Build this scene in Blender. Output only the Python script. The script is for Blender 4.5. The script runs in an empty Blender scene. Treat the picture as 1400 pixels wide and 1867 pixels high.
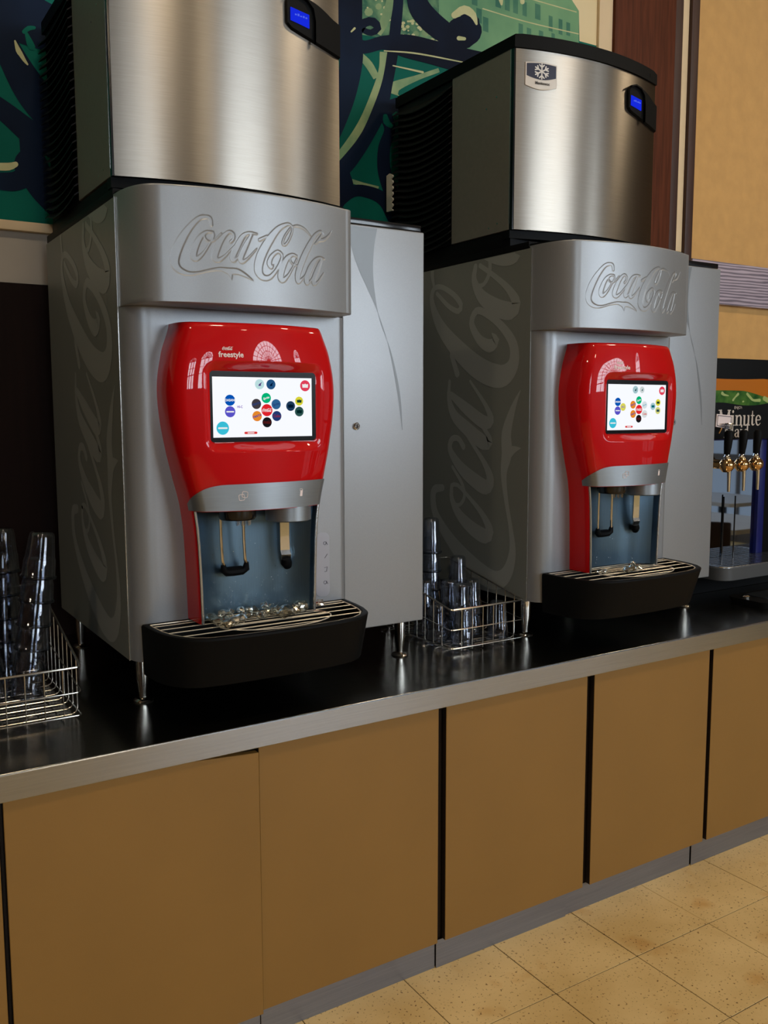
import bpy, bmesh, math, random
import numpy as np
from mathutils import Vector, Matrix
random.seed(7)
SC = bpy.context.scene
COL = SC.collection
PI = math.pi

# ------------------------------------------------------------------ camera
F_PX = 1652.22
CAM = np.array([-0.4858, -2.0094, 1.6345])
YAW, PITCH, ROLL = 0.5622, 0.1123, -0.0018
def cam_axes():
    cy, sy, cp, sp = math.cos(YAW), math.sin(YAW), math.cos(PITCH), math.sin(PITCH)
    fwd = np.array([sy*cp, cy*cp, -sp]); right = np.array([cy, -sy, 0.0]); up = np.cross(right, fwd)
    cr, sr = math.cos(ROLL), math.sin(ROLL)
    return cr*right+sr*up, -sr*right+cr*up, fwd
AX_R, AX_U, AX_F = cam_axes()
cd = bpy.data.cameras.new('camera'); cam = bpy.data.objects.new('camera', cd); COL.objects.link(cam)
cd.sensor_fit = 'HORIZONTAL'; cd.sensor_width = 36.0; cd.lens = F_PX/1400*36.0
cd.clip_start = 0.02
M = Matrix.Identity(4)
for i in range(3):
    M[i][0] = AX_R[i]; M[i][1] = AX_U[i]; M[i][2] = -AX_F[i]; M[i][3] = CAM[i]
cam.matrix_world = M
SC.camera = cam
def hit(u, v, ax, val):
    """photo pixel -> point on the plane coordinate[ax] = val (a wall, a panel, the counter)"""
    d = AX_F + AX_R*(u-700)/F_PX - AX_U*(v-933.5)/F_PX
    t = (val-CAM[ax])/d[ax]
    return CAM + t*d

# ------------------------------------------------------------------ world, exposure
W = bpy.data.worlds.new('world'); SC.world = W; W.use_nodes = True
W.node_tree.nodes['Background'].inputs[0].default_value = (0.55, 0.68, 0.9, 1)
W.node_tree.nodes['Background'].inputs[1].default_value = 0.6
SC.view_settings.view_transform = 'Standard'
SC.view_settings.look = 'None'
SC.view_settings.exposure = -0.3
SC.view_settings.gamma = 1.0
SC.view_settings.use_curve_mapping = False

# room lights: daylight through the arched windows behind the camera, warm ceiling lamps
WINDOW_LIGHT = 17.0
ADDED_DOOR_LIGHT = 0.45  # glow of the added, unseen doors
LAMP_LIGHT = 78.0

# ------------------------------------------------------------------ materials
MATS = {}
def lin(c):
    return tuple((x/12.92 if x <= .04045 else ((x+.055)/1.055)**2.4) for x in c)
def rgb(r, g, b): return lin((r/255, g/255, b/255))
def mat(name, col, rough=.5, metal=0., noise=0., nscale=20., bump=0., bscale=200., coat=0., aniso=0., stretch=None, spec=.5, emit=None, estr=0.):
    if name in MATS: return MATS[name]
    m = bpy.data.materials.new(name); m.use_nodes = True; MATS[name] = m
    nt = m.node_tree; p = nt.nodes['Principled BSDF']
    p.inputs['Base Color'].default_value = (*col, 1); p.inputs['Roughness'].default_value = rough
    p.inputs['Metallic'].default_value = metal; p.inputs['Coat Weight'].default_value = coat
    p.inputs['Coat Roughness'].default_value = .012
    p.inputs['Specular IOR Level'].default_value = spec
    if emit: p.inputs['Emission Color'].default_value = (*emit, 1); p.inputs['Emission Strength'].default_value = estr
    tc = nt.nodes.new('ShaderNodeTexCoord'); vec = tc.outputs['Object']
    if stretch:
        mp = nt.nodes.new('ShaderNodeMapping'); mp.inputs['Scale'].default_value = stretch
        nt.links.new(vec, mp.inputs[0]); vec = mp.outputs[0]
    if noise:
        n = nt.nodes.new('ShaderNodeTexNoise'); n.inputs['Scale'].default_value = nscale; n.inputs['Detail'].default_value = 6
        nt.links.new(vec, n.inputs['Vector'])
        r = nt.nodes.new('ShaderNodeValToRGB')
        r.color_ramp.elements[0].position = .3; r.color_ramp.elements[1].position = .7
        r.color_ramp.elements[0].color = (*[c*(1-noise) for c in col], 1)
        r.color_ramp.elements[1].color = (*[min(1, c*(1+noise)) for c in col], 1)
        nt.links.new(n.outputs[0], r.inputs[0]); nt.links.new(r.outputs[0], p.inputs['Base Color'])
    if bump:
        n = nt.nodes.new('ShaderNodeTexNoise'); n.inputs['Scale'].default_value = bscale
        nt.links.new(vec, n.inputs['Vector'])
        b = nt.nodes.new('ShaderNodeBump'); b.inputs['Strength'].default_value = bump; b.inputs['Distance'].default_value = .002
        nt.links.new(n.outputs[0], b.inputs['Height']); nt.links.new(b.outputs[0], p.inputs['Normal'])
    if aniso:
        p.inputs['Anisotropic'].default_value = aniso
        p.inputs['Anisotropic Rotation'].default_value = .25
        t = nt.nodes.new('ShaderNodeTangent'); t.direction_type = 'RADIAL'; t.axis = 'Z'
        nt.links.new(t.outputs[0], p.inputs['Tangent'])
    return m

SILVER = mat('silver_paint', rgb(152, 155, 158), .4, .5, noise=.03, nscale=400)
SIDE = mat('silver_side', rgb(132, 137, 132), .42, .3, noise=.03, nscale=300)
DECAL = mat('logo_decal', rgb(160, 165, 162), .46, .32)
SWOOSH = mat('swoosh_decal', rgb(122, 126, 129), .42, .45)
EDGE = mat('panel_edge', rgb(215, 215, 212), .25, .9)
STEEL = mat('brushed_steel', rgb(158, 151, 141), .33, 1., noise=.06, nscale=6, stretch=(2, 2, 90), aniso=.82)
STEEL2 = mat('band_steel', rgb(150, 157, 163), .42, .8, noise=.05, nscale=8, stretch=(2, 2, 80), aniso=.3)
SPLASH = mat('splash_steel', rgb(100, 126, 146), .3, .8, noise=.05, nscale=10, stretch=(40, 40, 1.5))
COUNTER = mat('counter_steel', rgb(150, 148, 142), .2, 1., noise=.1, nscale=5, stretch=(1, 30, 30))
COUNTER_EDGE = mat('counter_edge_steel', rgb(168, 172, 178), .24, 1., noise=.06, nscale=5, stretch=(1, 40, 40))
KICK = mat('kick_steel', rgb(138, 144, 158), .38, .85, noise=.08, nscale=5, stretch=(1, 40, 40))
CHROME = mat('chrome', rgb(215, 212, 205), .1, 1.)
GRILLW = mat('grill_wire', rgb(238, 226, 204), .28, .55)
WIRE = mat('basket_wire', rgb(205, 200, 190), .22, 1.)
BLACK = mat('black_plastic', (.004, .0045, .005), .5, bump=.15, bscale=900, spec=.09)
BLACKG = mat('black_gloss', (.006, .006, .007), .15)
WALNUT = mat('chair_wood', rgb(40, 26, 20), .4, noise=.2, nscale=8)
TABLETOP = mat('table_top', rgb(196, 200, 206), .35, noise=.05, nscale=10)
LOUV = mat('louver_black', (.008, .008, .009), .5, spec=.3)
DARKSIDE = mat('ice_side_grey', rgb(128, 126, 118), .45, .3, noise=.04, nscale=60)
RED = mat('red_gloss', (.55, .0012, .0030), .4, 0., coat=.8, spec=.1)
WHITE_PRINT = mat('white_print', rgb(240, 225, 222), .5)
TAN = mat('tan_laminate', rgb(140, 103, 48), .45, 0., noise=.05, nscale=3, bump=.05, bscale=500)
CARC = mat('carcass_dark', rgb(38, 26, 16), .6)
WOOD_DK = mat('dark_wood', rgb(86, 44, 26), .6, 0., spec=.15, noise=.28, nscale=9, stretch=(9, 9, .5))
WOOD_EDGE = mat('dark_wood_edge', rgb(58, 30, 18), .5, 0., noise=.3, nscale=9, stretch=(9, 9, .5))
CREAM = mat('cream_paint', rgb(222, 198, 160), .7, noise=.04, nscale=8)
TANWALL = mat('tan_wall', rgb(205, 160, 98), .85, noise=.06, nscale=14, bump=.2, bscale=60)
GREYWALL = mat('grey_wall_band', rgb(168, 160, 148), .7, noise=.08, nscale=3)
BROWNPANEL = mat('brown_panel', rgb(24, 11, 8), .7, spec=.15, noise=.15, nscale=6, stretch=(8, 8, .5))
ROOMWALL = mat('room_wall', rgb(88, 72, 55), .85)
ROOMDARK = mat('room_dark_wall', rgb(66, 44, 30), .8)
CEIL = mat('ceiling_paint', rgb(120, 104, 84), .9)

def emis(name, col, s):
    if name in MATS: return MATS[name]
    m = bpy.data.materials.new(name); m.use_nodes = True; MATS[name] = m
    nt = m.node_tree; nt.nodes.clear()
    e = nt.nodes.new('ShaderNodeEmission'); e.inputs[0].default_value = (*col, 1); e.inputs[1].default_value = s
    o = nt.nodes.new('ShaderNodeOutputMaterial'); nt.links.new(e.outputs[0], o.inputs[0])
    return m
def clear(name, tint, gloss_col, rough=.05, base=.06, edge=.75):
    """thin clear plastic: see-through with a tint, glossier at grazing angles"""
    m = bpy.data.materials.new(name); m.use_nodes = True; MATS[name] = m
    nt = m.node_tree; nt.nodes.clear()
    tr = nt.nodes.new('ShaderNodeBsdfTransparent'); tr.inputs[0].default_value = (*tint, 1)
    gl = nt.nodes.new('ShaderNodeBsdfGlossy'); gl.inputs[0].default_value = (*gloss_col, 1); gl.inputs['Roughness'].default_value = rough
    lw = nt.nodes.new('ShaderNodeLayerWeight'); lw.inputs[0].default_value = .35
    mr = nt.nodes.new('ShaderNodeMapRange'); mr.inputs[3].default_value = base; mr.inputs[4].default_value = edge
    mx = nt.nodes.new('ShaderNodeMixShader'); o = nt.nodes.new('ShaderNodeOutputMaterial')
    nt.links.new(lw.outputs['Facing'], mr.inputs[0]); nt.links.new(mr.outputs[0], mx.inputs[0])
    nt.links.new(tr.outputs[0], mx.inputs[1]); nt.links.new(gl.outputs[0], mx.inputs[2]); nt.links.new(mx.outputs[0], o.inputs[0])
    return m
CUP = clear('clear_cup', (.85, .87, .90), (.86, .88, .95), .07, .035, .5)
CUPRIM = clear('cup_rim', (.42, .45, .52), (.7, .78, .9), .12, .05, .5)
ICE = clear('ice', (.88, .88, .83), (1, .96, .88), .14, .20, .85)
CLEARP = clear('clear_nozzle', (.75, .8, .85), (1, 1, 1), .08, .12, .8)

# floor tile material: cream vinyl with dark flecks and brown scuffs
def tile_mat(name, joints=False):
    m = bpy.data.materials.new(name); m.use_nodes = True
    nt = m.node_tree; p = nt.nodes['Principled BSDF']; L = nt.links.new
    g = nt.nodes.new('ShaderNodeNewGeometry'); pos = g.outputs['Position']
    def noise(s, d=4):
        n = nt.nodes.new('ShaderNodeTexNoise'); n.inputs['Scale'].default_value = s; n.inputs['Detail'].default_value = d
        L(pos, n.inputs['Vector']); return n.outputs[0]
    def ramp(src, a, b, c0, c1):
        r = nt.nodes.new('ShaderNodeValToRGB'); e = r.color_ramp.elements
        e[0].position = a; e[1].position = b; e[0].color = c0; e[1].color = c1
        L(src, r.inputs[0]); return r.outputs[0]
    def mix(kind, f, a, b):
        x = nt.nodes.new('ShaderNodeMix'); x.data_type = 'RGBA'; x.blend_type = kind; x.inputs[0].default_value = f
        L(a, x.inputs[6]); L(b, x.inputs[7]); return x.outputs[2]
    base = ramp(noise(3.0, 5), .3, .72, (*rgb(204, 172, 110), 1), (*rgb(234, 206, 148), 1))
    stain = ramp(noise(5.5, 3), .60, .76, (1, 1, 1, 1), (*[c for c in (.82, .62, .40)], 1))
    fleck = ramp(noise(120, 2), .635, .69, (1, 1, 1, 1), (.28, .2, .12, 1))
    fleck2 = ramp(noise(55, 3), .69, .72, (1, 1, 1, 1), (.5, .42, .3, 1))
    c = mix('MULTIPLY', 1, base, stain); c = mix('MULTIPLY', 1, c, fleck); c = mix('MULTIPLY', 1, c, fleck2)
    if joints:
        b = nt.nodes.new('ShaderNodeTexBrick'); b.offset = 0
        b.inputs['Color1'].default_value = b.inputs['Color2'].default_value = (1, 1, 1, 1); b.inputs['Mortar'].default_value = (.12, .09, .05, 1)
        b.inputs['Scale'].default_value = 1; b.inputs['Mortar Size'].default_value = .002
        b.inputs['Brick Width'].default_value = .3275; b.inputs['Row Height'].default_value = .3275
        mp = nt.nodes.new('ShaderNodeMapping'); mp.inputs['Location'].default_value = (-1.193, .248, 0)
        L(pos, mp.inputs[0]); L(mp.outputs[0], b.inputs['Vector']); c = mix('MULTIPLY', 1, c, b.outputs[0])
    L(c, p.inputs['Base Color']); p.inputs['Roughness'].default_value = .42
    return m
TILE = tile_mat('floor_tile'); TILEFAR = tile_mat('floor_far', True)

# ------------------------------------------------------------------ mesh helpers
def link(name, me, m=None, parent=None, loc=None):
    o = bpy.data.objects.new(name, me); COL.objects.link(o)
    if m and len(me.materials) == 0: me.materials.append(m)
    if parent: o.parent = parent
    if loc is not None: o.location = loc
    return o
def from_bm(name, bm, m=None, parent=None, loc=None, smooth=True, org=None):
    if org is not None: bmesh.ops.translate(bm, vec=-Vector(org), verts=bm.verts)
    bmesh.ops.recalc_face_normals(bm, faces=bm.faces)
    me = bpy.data.meshes.new(name); bm.to_mesh(me); bm.free()
    if smooth:
        for p in me.polygons: p.use_smooth = True
        try: me.set_sharp_from_angle(angle=math.radians(35))
        except Exception: pass
    return link(name, me, m, parent, loc)
def box(bm, x0, x1, y0, y1, z0, z1, bev=0., seg=2):
    r = bmesh.ops.create_cube(bm, size=1); vs = r['verts']
    for v in vs:
        v.co = Vector(((x0+x1)/2+v.co.x*(x1-x0), (y0+y1)/2+v.co.y*(y1-y0), (z0+z1)/2+v.co.z*(z1-z0)))
    if bev:
        es = list({e for v in vs for e in v.link_edges})
        bmesh.ops.bevel(bm, geom=es, offset=bev, segments=seg, affect='EDGES', profile=.6)
def prism(bm, pts, z0, z1, f0=None, cap=True):
    """extrude an (x, y) outline from z0 to z1; f0 maps the bottom outline"""
    n = len(pts)
    lo = [bm.verts.new((*(f0(p) if f0 else p), z0)) for p in pts]; hi = [bm.verts.new((*p, z1)) for p in pts]
    for i in range(n):
        j = (i+1) % n; bm.faces.new((lo[i], lo[j], hi[j], hi[i]))
    if cap: bm.faces.new(lo[::-1]); bm.faces.new(hi)
    return lo, hi
def tube(bm, pts, r, seg=8, closed=False, caps=True):
    pts = [Vector(p) for p in pts]; n = len(pts); rings = []; up = None
    for i, p in enumerate(pts):
        a = pts[i-1] if (i > 0 or closed) else p; b = pts[(i+1) % n] if (i < n-1 or closed) else p
        t = (b-a).normalized()
        if up is None: up = t.orthogonal().normalized()
        up = (up - t*up.dot(t))
        up = up.normalized() if up.length > 1e-6 else t.orthogonal().normalized()
        s = t.cross(up); rr = r[i] if isinstance(r, (list, tuple)) else r
        rings.append([bm.verts.new(p + rr*(math.cos(k*2*PI/seg)*up + math.sin(k*2*PI/seg)*s)) for k in range(seg)])
    for i in range(n if closed else n-1):
        A, B = rings[i], rings[(i+1) % n]
        for k in range(seg): bm.faces.new((A[k], A[(k+1) % seg], B[(k+1) % seg], B[k]))
    if caps and not closed: bm.faces.new(rings[0][::-1]); bm.faces.new(rings[-1])
def lathe(bm, prof, seg=28, c=(0, 0, 0), closed_prof=False):
    rings = []
    for r, z in prof:
        if r < 1e-6: rings.append([bm.verts.new((c[0], c[1], c[2]+z))])
        else: rings.append([bm.verts.new((c[0]+r*math.cos(k*2*PI/seg), c[1]+r*math.sin(k*2*PI/seg), c[2]+z)) for k in range(seg)])
    m = len(rings)
    for i in range(m if closed_prof else m-1):
        A, B = rings[i], rings[(i+1) % m]
        for k in range(seg):
            k2 = (k+1) % seg
            if len(A) == 1 and len(B) == 1: continue
            if len(A) == 1: bm.faces.new((A[0], B[k2], B[k]))
            elif len(B) == 1: bm.faces.new((A[k], A[k2], B[0]))
            else: bm.faces.new((A[k], A[k2], B[k2], B[k]))
def rrect(x0, x1, y0, y1, r, n=6):
    out = []
    for cx, cy, a in ((x1-r, y0+r, -PI/2), (x1-r, y1-r, 0), (x0+r, y1-r, PI/2), (x0+r, y0+r, PI)):
        for k in range(n+1):
            t = a+k*PI/2/n; out.append((cx+r*math.cos(t), cy+r*math.sin(t)))
    return out
def plate_xz(bm, pts, y0, y1):
    """flat outline in x, z with thickness from y0 (front) to y1"""
    n = len(pts); A = [bm.verts.new((x, y0, z)) for x, z in pts]; B = [bm.verts.new((x, y1, z)) for x, z in pts]
    for i in range(n):
        j = (i+1) % n; bm.faces.new((A[i], A[j], B[j], B[i]))
    bm.faces.new(A); bm.faces.new(B[::-1])
def grid_faces(bm, V, close_u=False):
    for i in range(len(V)-1):
        for j in range(len(V[0])-1):
            bm.faces.new((V[i][j], V[i+1][j], V[i+1][j+1], V[i][j+1]))
def empty(name, loc, label, cat, group=None):
    o = bpy.data.objects.new(name, None); COL.objects.link(o); o.location = loc; o.empty_display_size = .05
    return tag(o, label, cat, group)
def tag(o, label, cat, group=None):
    o['label'] = label; o['category'] = cat
    if group: o['group'] = group
    return o
def struct(o, label=None):
    o['kind'] = 'structure'
    if label: o['label'] = label
    return o
def text_mesh(s, size, extrude=0.0, align='CENTER', bold=0.):
    cu = bpy.data.curves.new('t', 'FONT'); cu.body = s; cu.size = size; cu.align_x = align; cu.align_y = 'CENTER'
    cu.offset = bold; cu.resolution_u = 3; cu.extrude = extrude
    o = bpy.data.objects.new('t', cu); COL.objects.link(o)
    dg = bpy.context.evaluated_depsgraph_get(); dg.update()
    me = bpy.data.meshes.new_from_object(o.evaluated_get(dg))
    bpy.data.objects.remove(o); bpy.data.curves.remove(cu)
    me.materials.clear()
    return me
def to_wall(me, fn):
    for v in me.vertices: v.co = Vector(fn(v.co.x, v.co.y))
    return me

# ------------------------------------------------------------------ brush strokes (lettering and printed shapes)
def catmull(pts, step):
    P = [np.array(p, float) for p in pts]; P = [2*P[0]-P[1]]+P+[2*P[-1]-P[-2]]; out = []
    for i in range(1, len(P)-2):
        a, b, c, d = P[i-1:i+3]; n = max(2, int(np.hypot(*(c-b)[:2])/step))
        for k in range(n):
            t = k/n
            out.append(.5*((2*b)+(-a+c)*t+(2*a-5*b+4*c-d)*t*t+(-a+3*b-3*c+d)*t**3))
    out.append(P[-2]); return np.array(out)
RIB = [0]
def ribbon(bm, pts, step, fn, cap=True):
    """variable-width stroke (x, y, width) -> strip of quads placed by fn(x, y)"""
    S = catmull(pts, step); S[:, 2] = np.maximum(S[:, 2], 1e-4*step)
    T = np.gradient(S[:, :2], axis=0); T /= np.linalg.norm(T, axis=1)[:, None]+1e-12
    rows = []; RIB[0] = (RIB[0]+1) % 40
    def put(c, t, w):
        n = np.array([-t[1], t[0]]); a = c+n*w/2; b = c-n*w/2
        rows.append((bm.verts.new(fn(*a)), bm.verts.new(fn(*b))))
    def cap_rows(i, s):
        seq = [(math.sin(a), math.cos(a)) for a in (1.35, 1.0, .6, .3)]
        if s > 0: seq = seq[::-1]
        for sn, cs in seq: put(S[i, :2]+s*T[i]*S[i, 2]/2*sn, T[i], S[i, 2]*cs)
    if cap: cap_rows(0, -1)
    for i in range(len(S)): put(S[i, :2], T[i], S[i, 2])
    if cap: cap_rows(len(S)-1, 1)
    for a, b in zip(rows, rows[1:]): bm.faces.new((a[0], a[1], b[1], b[0]))

# the script logo, traced as strokes (x, y, width) in a 1400 x 700 sheet, y down
LOGO = [
 [(362,160,22),(352,112,28),(318,98,30),(268,112,34),(205,180,46),(150,270,62),(112,370,66),(108,440,58),(140,492,46),(205,522,30),(275,518,18),(350,502,18),(430,494,26),(490,512,44),(545,514,40),(600,540,26),(640,566,12),(664,586,2)],
 [(490,515,40),(502,545,22),(508,578,2)],
 [(368,214,16),(330,212,22),(285,250,36),(250,320,46),(236,385,48),(255,412,36),(300,378,22),(345,310,14),(378,248,13),(374,215,14)],
 [(316,222,12),(317,255,12),(345,284,14),(385,274,14),(432,226,12)],
 [(498,292,20),(520,268,18),(518,232,20),(486,216,24),(440,262,36),(405,330,46),(385,400,46),(410,426,34),(455,400,20),(505,345,13),(545,300,10)],
 [(690,234,12),(640,226,20),(590,250,34),(550,320,44),(515,400,44),(520,432,26),(560,400,14),(610,320,12),(650,245,14)],
 [(650,240,20),(612,315,36),(575,400,40),(580,440,30),(620,420,16),(690,345,8)],
 [(712,278,22),(765,252,18)],
 [(945,190,12),(905,250,14),(888,300,16),(905,315,18),(935,280,16),(962,215,14),(958,172,16),(920,160,22),(850,200,40),(780,290,58),(722,400,66),(702,500,62),(732,556,44),(785,560,32),(835,510,24),(872,440,20),(882,392,20),(850,366,22),(805,400,28),(785,450,36),(800,482,26),(818,464,4)],
 [(965,176,10),(1005,170,16),(1060,190,16),(1120,244,6)],
 [(1000,398,16),(965,388,22),(920,420,36),(885,490,46),(872,555,46),(890,580,34),(930,545,20),(970,480,14),(1000,420,13)],
 [(948,398,12),(950,434,12),(976,462,14),(1012,466,12),(1045,440,8)],
 [(1150,300,10),(1185,262,14),(1212,226,16),(1196,206,18),(1150,240,28),(1095,330,42),(1045,430,46),(1010,530,44),(1012,588,32),(1050,560,14),(1075,530,8)],
 [(1165,300,6),(1180,274,22),(1230,264,20),(1270,230,12),(1297,192,2)],
 [(1232,412,12),(1190,404,18),(1150,430,32),(1110,490,42),(1080,565,40),(1085,600,24),(1120,570,13),(1165,490,12),(1200,420,14)],
 [(1202,418,18),(1172,490,34),(1140,570,38),(1145,602,28),(1180,580,14),(1225,518,7)],
]
def sheet(cx, cy):                      # logo sheet -> metres on the flat cowl (x, z)
    p = hit(300+cx*340/1400, 370+cy*170/700, 1, .078); return p[0], p[2]
def logo_metres():
    out = []
    for s in LOGO:
        q = []
        for cx, cy, w in s:
            x, z = sheet(cx, cy); x2, _ = sheet(cx+10, cy); q.append((x, z, w*abs(x2-x)/10))
        out.append(q)
    return out
LOGO_M = logo_metres()

# ================================================================== THE SETTING
YW = 1.2
def wallbox(name, x0, x1, z0, z1, y0, y1, m, bev=0):
    bm = bmesh.new(); box(bm, x0, x1, y0, y1, z0, z1, bev); return struct(from_bm(name, bm, m))
# back wall in painted zones
wb = wallbox('wall_back', -4.2, 9.2, 0, 6.0, YW, YW+.15, TANWALL)
wallbox('wall_lower', -4.2, 2.55, 0, 2.048, YW-.012, YW-.0005, BROWNPANEL)
wallbox('wall_band', -4.2, 2.7, 2.0485, 2.213, YW-.006, YW-.0005, GREYWALL)
wallbox('trim_1', -4.2, 2.7, 2.2135, 2.2435, YW-.03, YW-.0005, CREAM, .003)
wallbox('trim_2', 2.70, 2.786, 2.0, 4.4, YW-.02, YW-.0005, CREAM, .003)
wallbox('trim_3', 2.787, 3.20, 0, 6, YW-.035, YW-.0005, WOOD_DK, .003)
wallbox('trim_4', 3.20, 3.262, 0, 6, YW-.028, YW-.0005, WOOD_EDGE, .006)
wallbox('trim_5', 3.263, 3.322, 0, 6, YW-.012, YW-.0005, CREAM, .003)
wallbox('trim_6', 3.323, 3.38, 0, 6, YW-.03, YW-.0005, WOOD_EDGE, .006)
# chair rail with open grain; the daylight's violet cast is put into its colour
RAIL = mat('rail_wood', rgb(138, 124, 134), .5)
def rail_mat():
    nt = RAIL.node_tree; p = nt.nodes['Principled BSDF']; g = nt.nodes.new('ShaderNodeNewGeometry')
    mp = nt.nodes.new('ShaderNodeMapping'); mp.inputs['Scale'].default_value = (1.0, 1, 9); mp.inputs['Rotation'].default_value = (0, .12, 0)
    w = nt.nodes.new('ShaderNodeTexWave'); w.bands_direction = 'Z'; w.inputs['Scale'].default_value = 2.2; w.inputs['Distortion'].default_value = 9; w.inputs['Detail'].default_value = 3; w.inputs['Detail Scale'].default_value = .8
    r = nt.nodes.new('ShaderNodeValToRGB'); r.color_ramp.elements[0].color = (*rgb(100, 90, 104), 1); r.color_ramp.elements[1].color = (*rgb(186, 172, 186), 1)
    for a, b in ((g.outputs['Position'], mp.inputs[0]), (mp.outputs[0], w.inputs['Vector']), (w.outputs[1], r.inputs[0]), (r.outputs[0], p.inputs['Base Color'])): nt.links.new(a, b)
rail_mat()
wallbox('trim_7', 3.381, 9.1, 2.184, 2.402, YW-.035, YW-.0005, RAIL, .004)
# room shell behind the camera
wallbox('wall_left', -4.3, -4.2, 0, 6, -9.2, YW, ROOMDARK)
wallbox('ceiling', -4.3, 9.5, 6.0, 6.1, -9.4, YW+.15, CEIL)

# window wall with arched openings
YB = -9.1
def arch_pts(cx, w, z0, zs, n=20):
    r = w/2; pts = [(cx-r, z0), (cx+r, z0)]
    for k in range(n+1):
        a = PI*k/n; pts.append((cx+r*math.cos(a), zs+r*1.15*math.sin(a)))
    return pts
ARCHES = [(-2.45, .6), (-1.25, 1.0), (5.2, 4.0)]
ZSILL, ZSPR = 2.0, 3.3
bm = bmesh.new()
n = 20
def arched_wall(bm, arches, u0, u1, put):
    """wall panels around arched openings; put(u0, u1, z0, z1) a box, put4 a four-sided piece"""
    xs = u0
    for cx, w in arches:
        r = w/2; hr = min(r*1.15, 1.75)
        put([(xs, 0), (cx-r, 0), (cx-r, 6.0), (xs, 6.0)]); put([(cx-r, 0), (cx+r, 0), (cx+r, ZSILL), (cx-r, ZSILL)])
        for k in range(n):
            a0, a1 = PI-PI*k/n, PI-PI*(k+1)/n
            p0 = (cx+r*math.cos(a0), zspr(w)+hr*math.sin(a0)); p1 = (cx+r*math.cos(a1), zspr(w)+hr*math.sin(a1))
            put([p0, p1, (p1[0], 6.0), (p0[0], 6.0)])
        xs = cx+r
    put([(xs, 0), (u1, 0), (u1, 6.0), (xs, 6.0)])
def zspr(w): return ZSPR if w > 2 else 4.1
arched_wall(bm, ARCHES, -4.2, 9.2, lambda q: plate_xz(bm, q, YB, YB-.25))
struct(from_bm('wall_front', bm, ROOMWALL, smooth=False))
XR = 9.2
RARCH = [(-8.1, 1.3)]
def plate_yz(bm, pts, x0, x1):
    A = [bm.verts.new((x0, y, z)) for y, z in pts]; B_ = [bm.verts.new((x1, y, z)) for y, z in pts]
    bm.faces.new(A); bm.faces.new(B_[::-1])
    for i in range(len(pts)): j = (i+1) % len(pts); bm.faces.new((A[i], A[j], B_[j], B_[i]))
bm = bmesh.new(); arched_wall(bm, RARCH, -9.35, YW, lambda q: plate_yz(bm, q, XR, XR+.25))
struct(from_bm('wall_right', bm, ROOMWALL, smooth=False))
SKYPANE = emis('daylight_pane', (.80, .90, 1.0), WINDOW_LIGHT)
FRAME_W = mat('window_frame', rgb(70, 60, 50), .6)
for i, (cx, w, back) in enumerate([(c, w, True) for c, w in ARCHES]+[(c, w, False) for c, w in RARCH]):
    r = w/2; hr = min(r*1.15, 1.75); zs_ = zspr(w)
    loc = (lambda u, z, d: (u, YB-d, z)) if back else (lambda u, z, d: (XR+d, u, z))
    pts = [(cx-r, ZSILL), (cx+r, ZSILL)]+[(cx+r*math.cos(PI*k/24), zs_+hr*math.sin(PI*k/24)) for k in range(25)]
    bm = bmesh.new(); bm.faces.new([bm.verts.new(loc(u, z, .17)) for u, z in pts])
    win = struct(from_bm('window_%d' % (i+1), bm, SKYPANE, smooth=False))
    bm = bmesh.new(); nv = 8 if w > 2 else 3
    for k in range(1, nv): u = cx-r+w*k/nv; tube(bm, [loc(u, ZSILL, .12), loc(u, zs_, .12)], .03, 6)
    for k in range(1, 4): z = ZSILL+(zs_-ZSILL)*k/3; tube(bm, [loc(cx-r, z, .12), loc(cx+r, z, .12)], .03, 6)
    for rr in (.25, .5, .75): tube(bm, [loc(cx+r*rr*math.cos(PI*k/16), zs_+hr*rr*math.sin(PI*k/16), .12) for k in range(17)], .028, 6)
    for k in range(1, 12 if w > 2 else 6):
        a = PI*k/(12 if w > 2 else 6); tube(bm, [loc(cx, zs_, .12), loc(cx+r*math.cos(a), zs_+hr*math.sin(a), .12)], .028, 6)
    from_bm('window_bars', bm, FRAME_W, parent=win, smooth=False)

# glowing unseen doors added on the right wall to brighten the mirrored room
ADDED_DOORGLOW = emis('door_daylight', (.80, .90, 1.0), ADDED_DOOR_LIGHT)
for i, (y0, y1) in enumerate(((-6.3, -4.95), (-4.85, -3.5))):
    bm = bmesh.new(); box(bm, XR-.02, XR-.01, y0, y1, .12, 2.35); dd = struct(from_bm('door_%d' % (i+1), bm, ADDED_DOORGLOW, smooth=False))
    bm = bmesh.new()
    for a, b in ((y0-.05, y0+.05), (y1-.05, y1+.05), ((y0+y1)/2-.02, (y0+y1)/2+.02)): box(bm, XR-.06, XR-.021, a, b, 0, 2.45)
    for a, b in ((0, .2), (1.0, 1.08), (2.3, 2.45)): box(bm, XR-.055, XR-.022, y0, y1, a, b)
    from_bm('door_frame', bm, FRAME_W, parent=dd, smooth=False)

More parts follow.
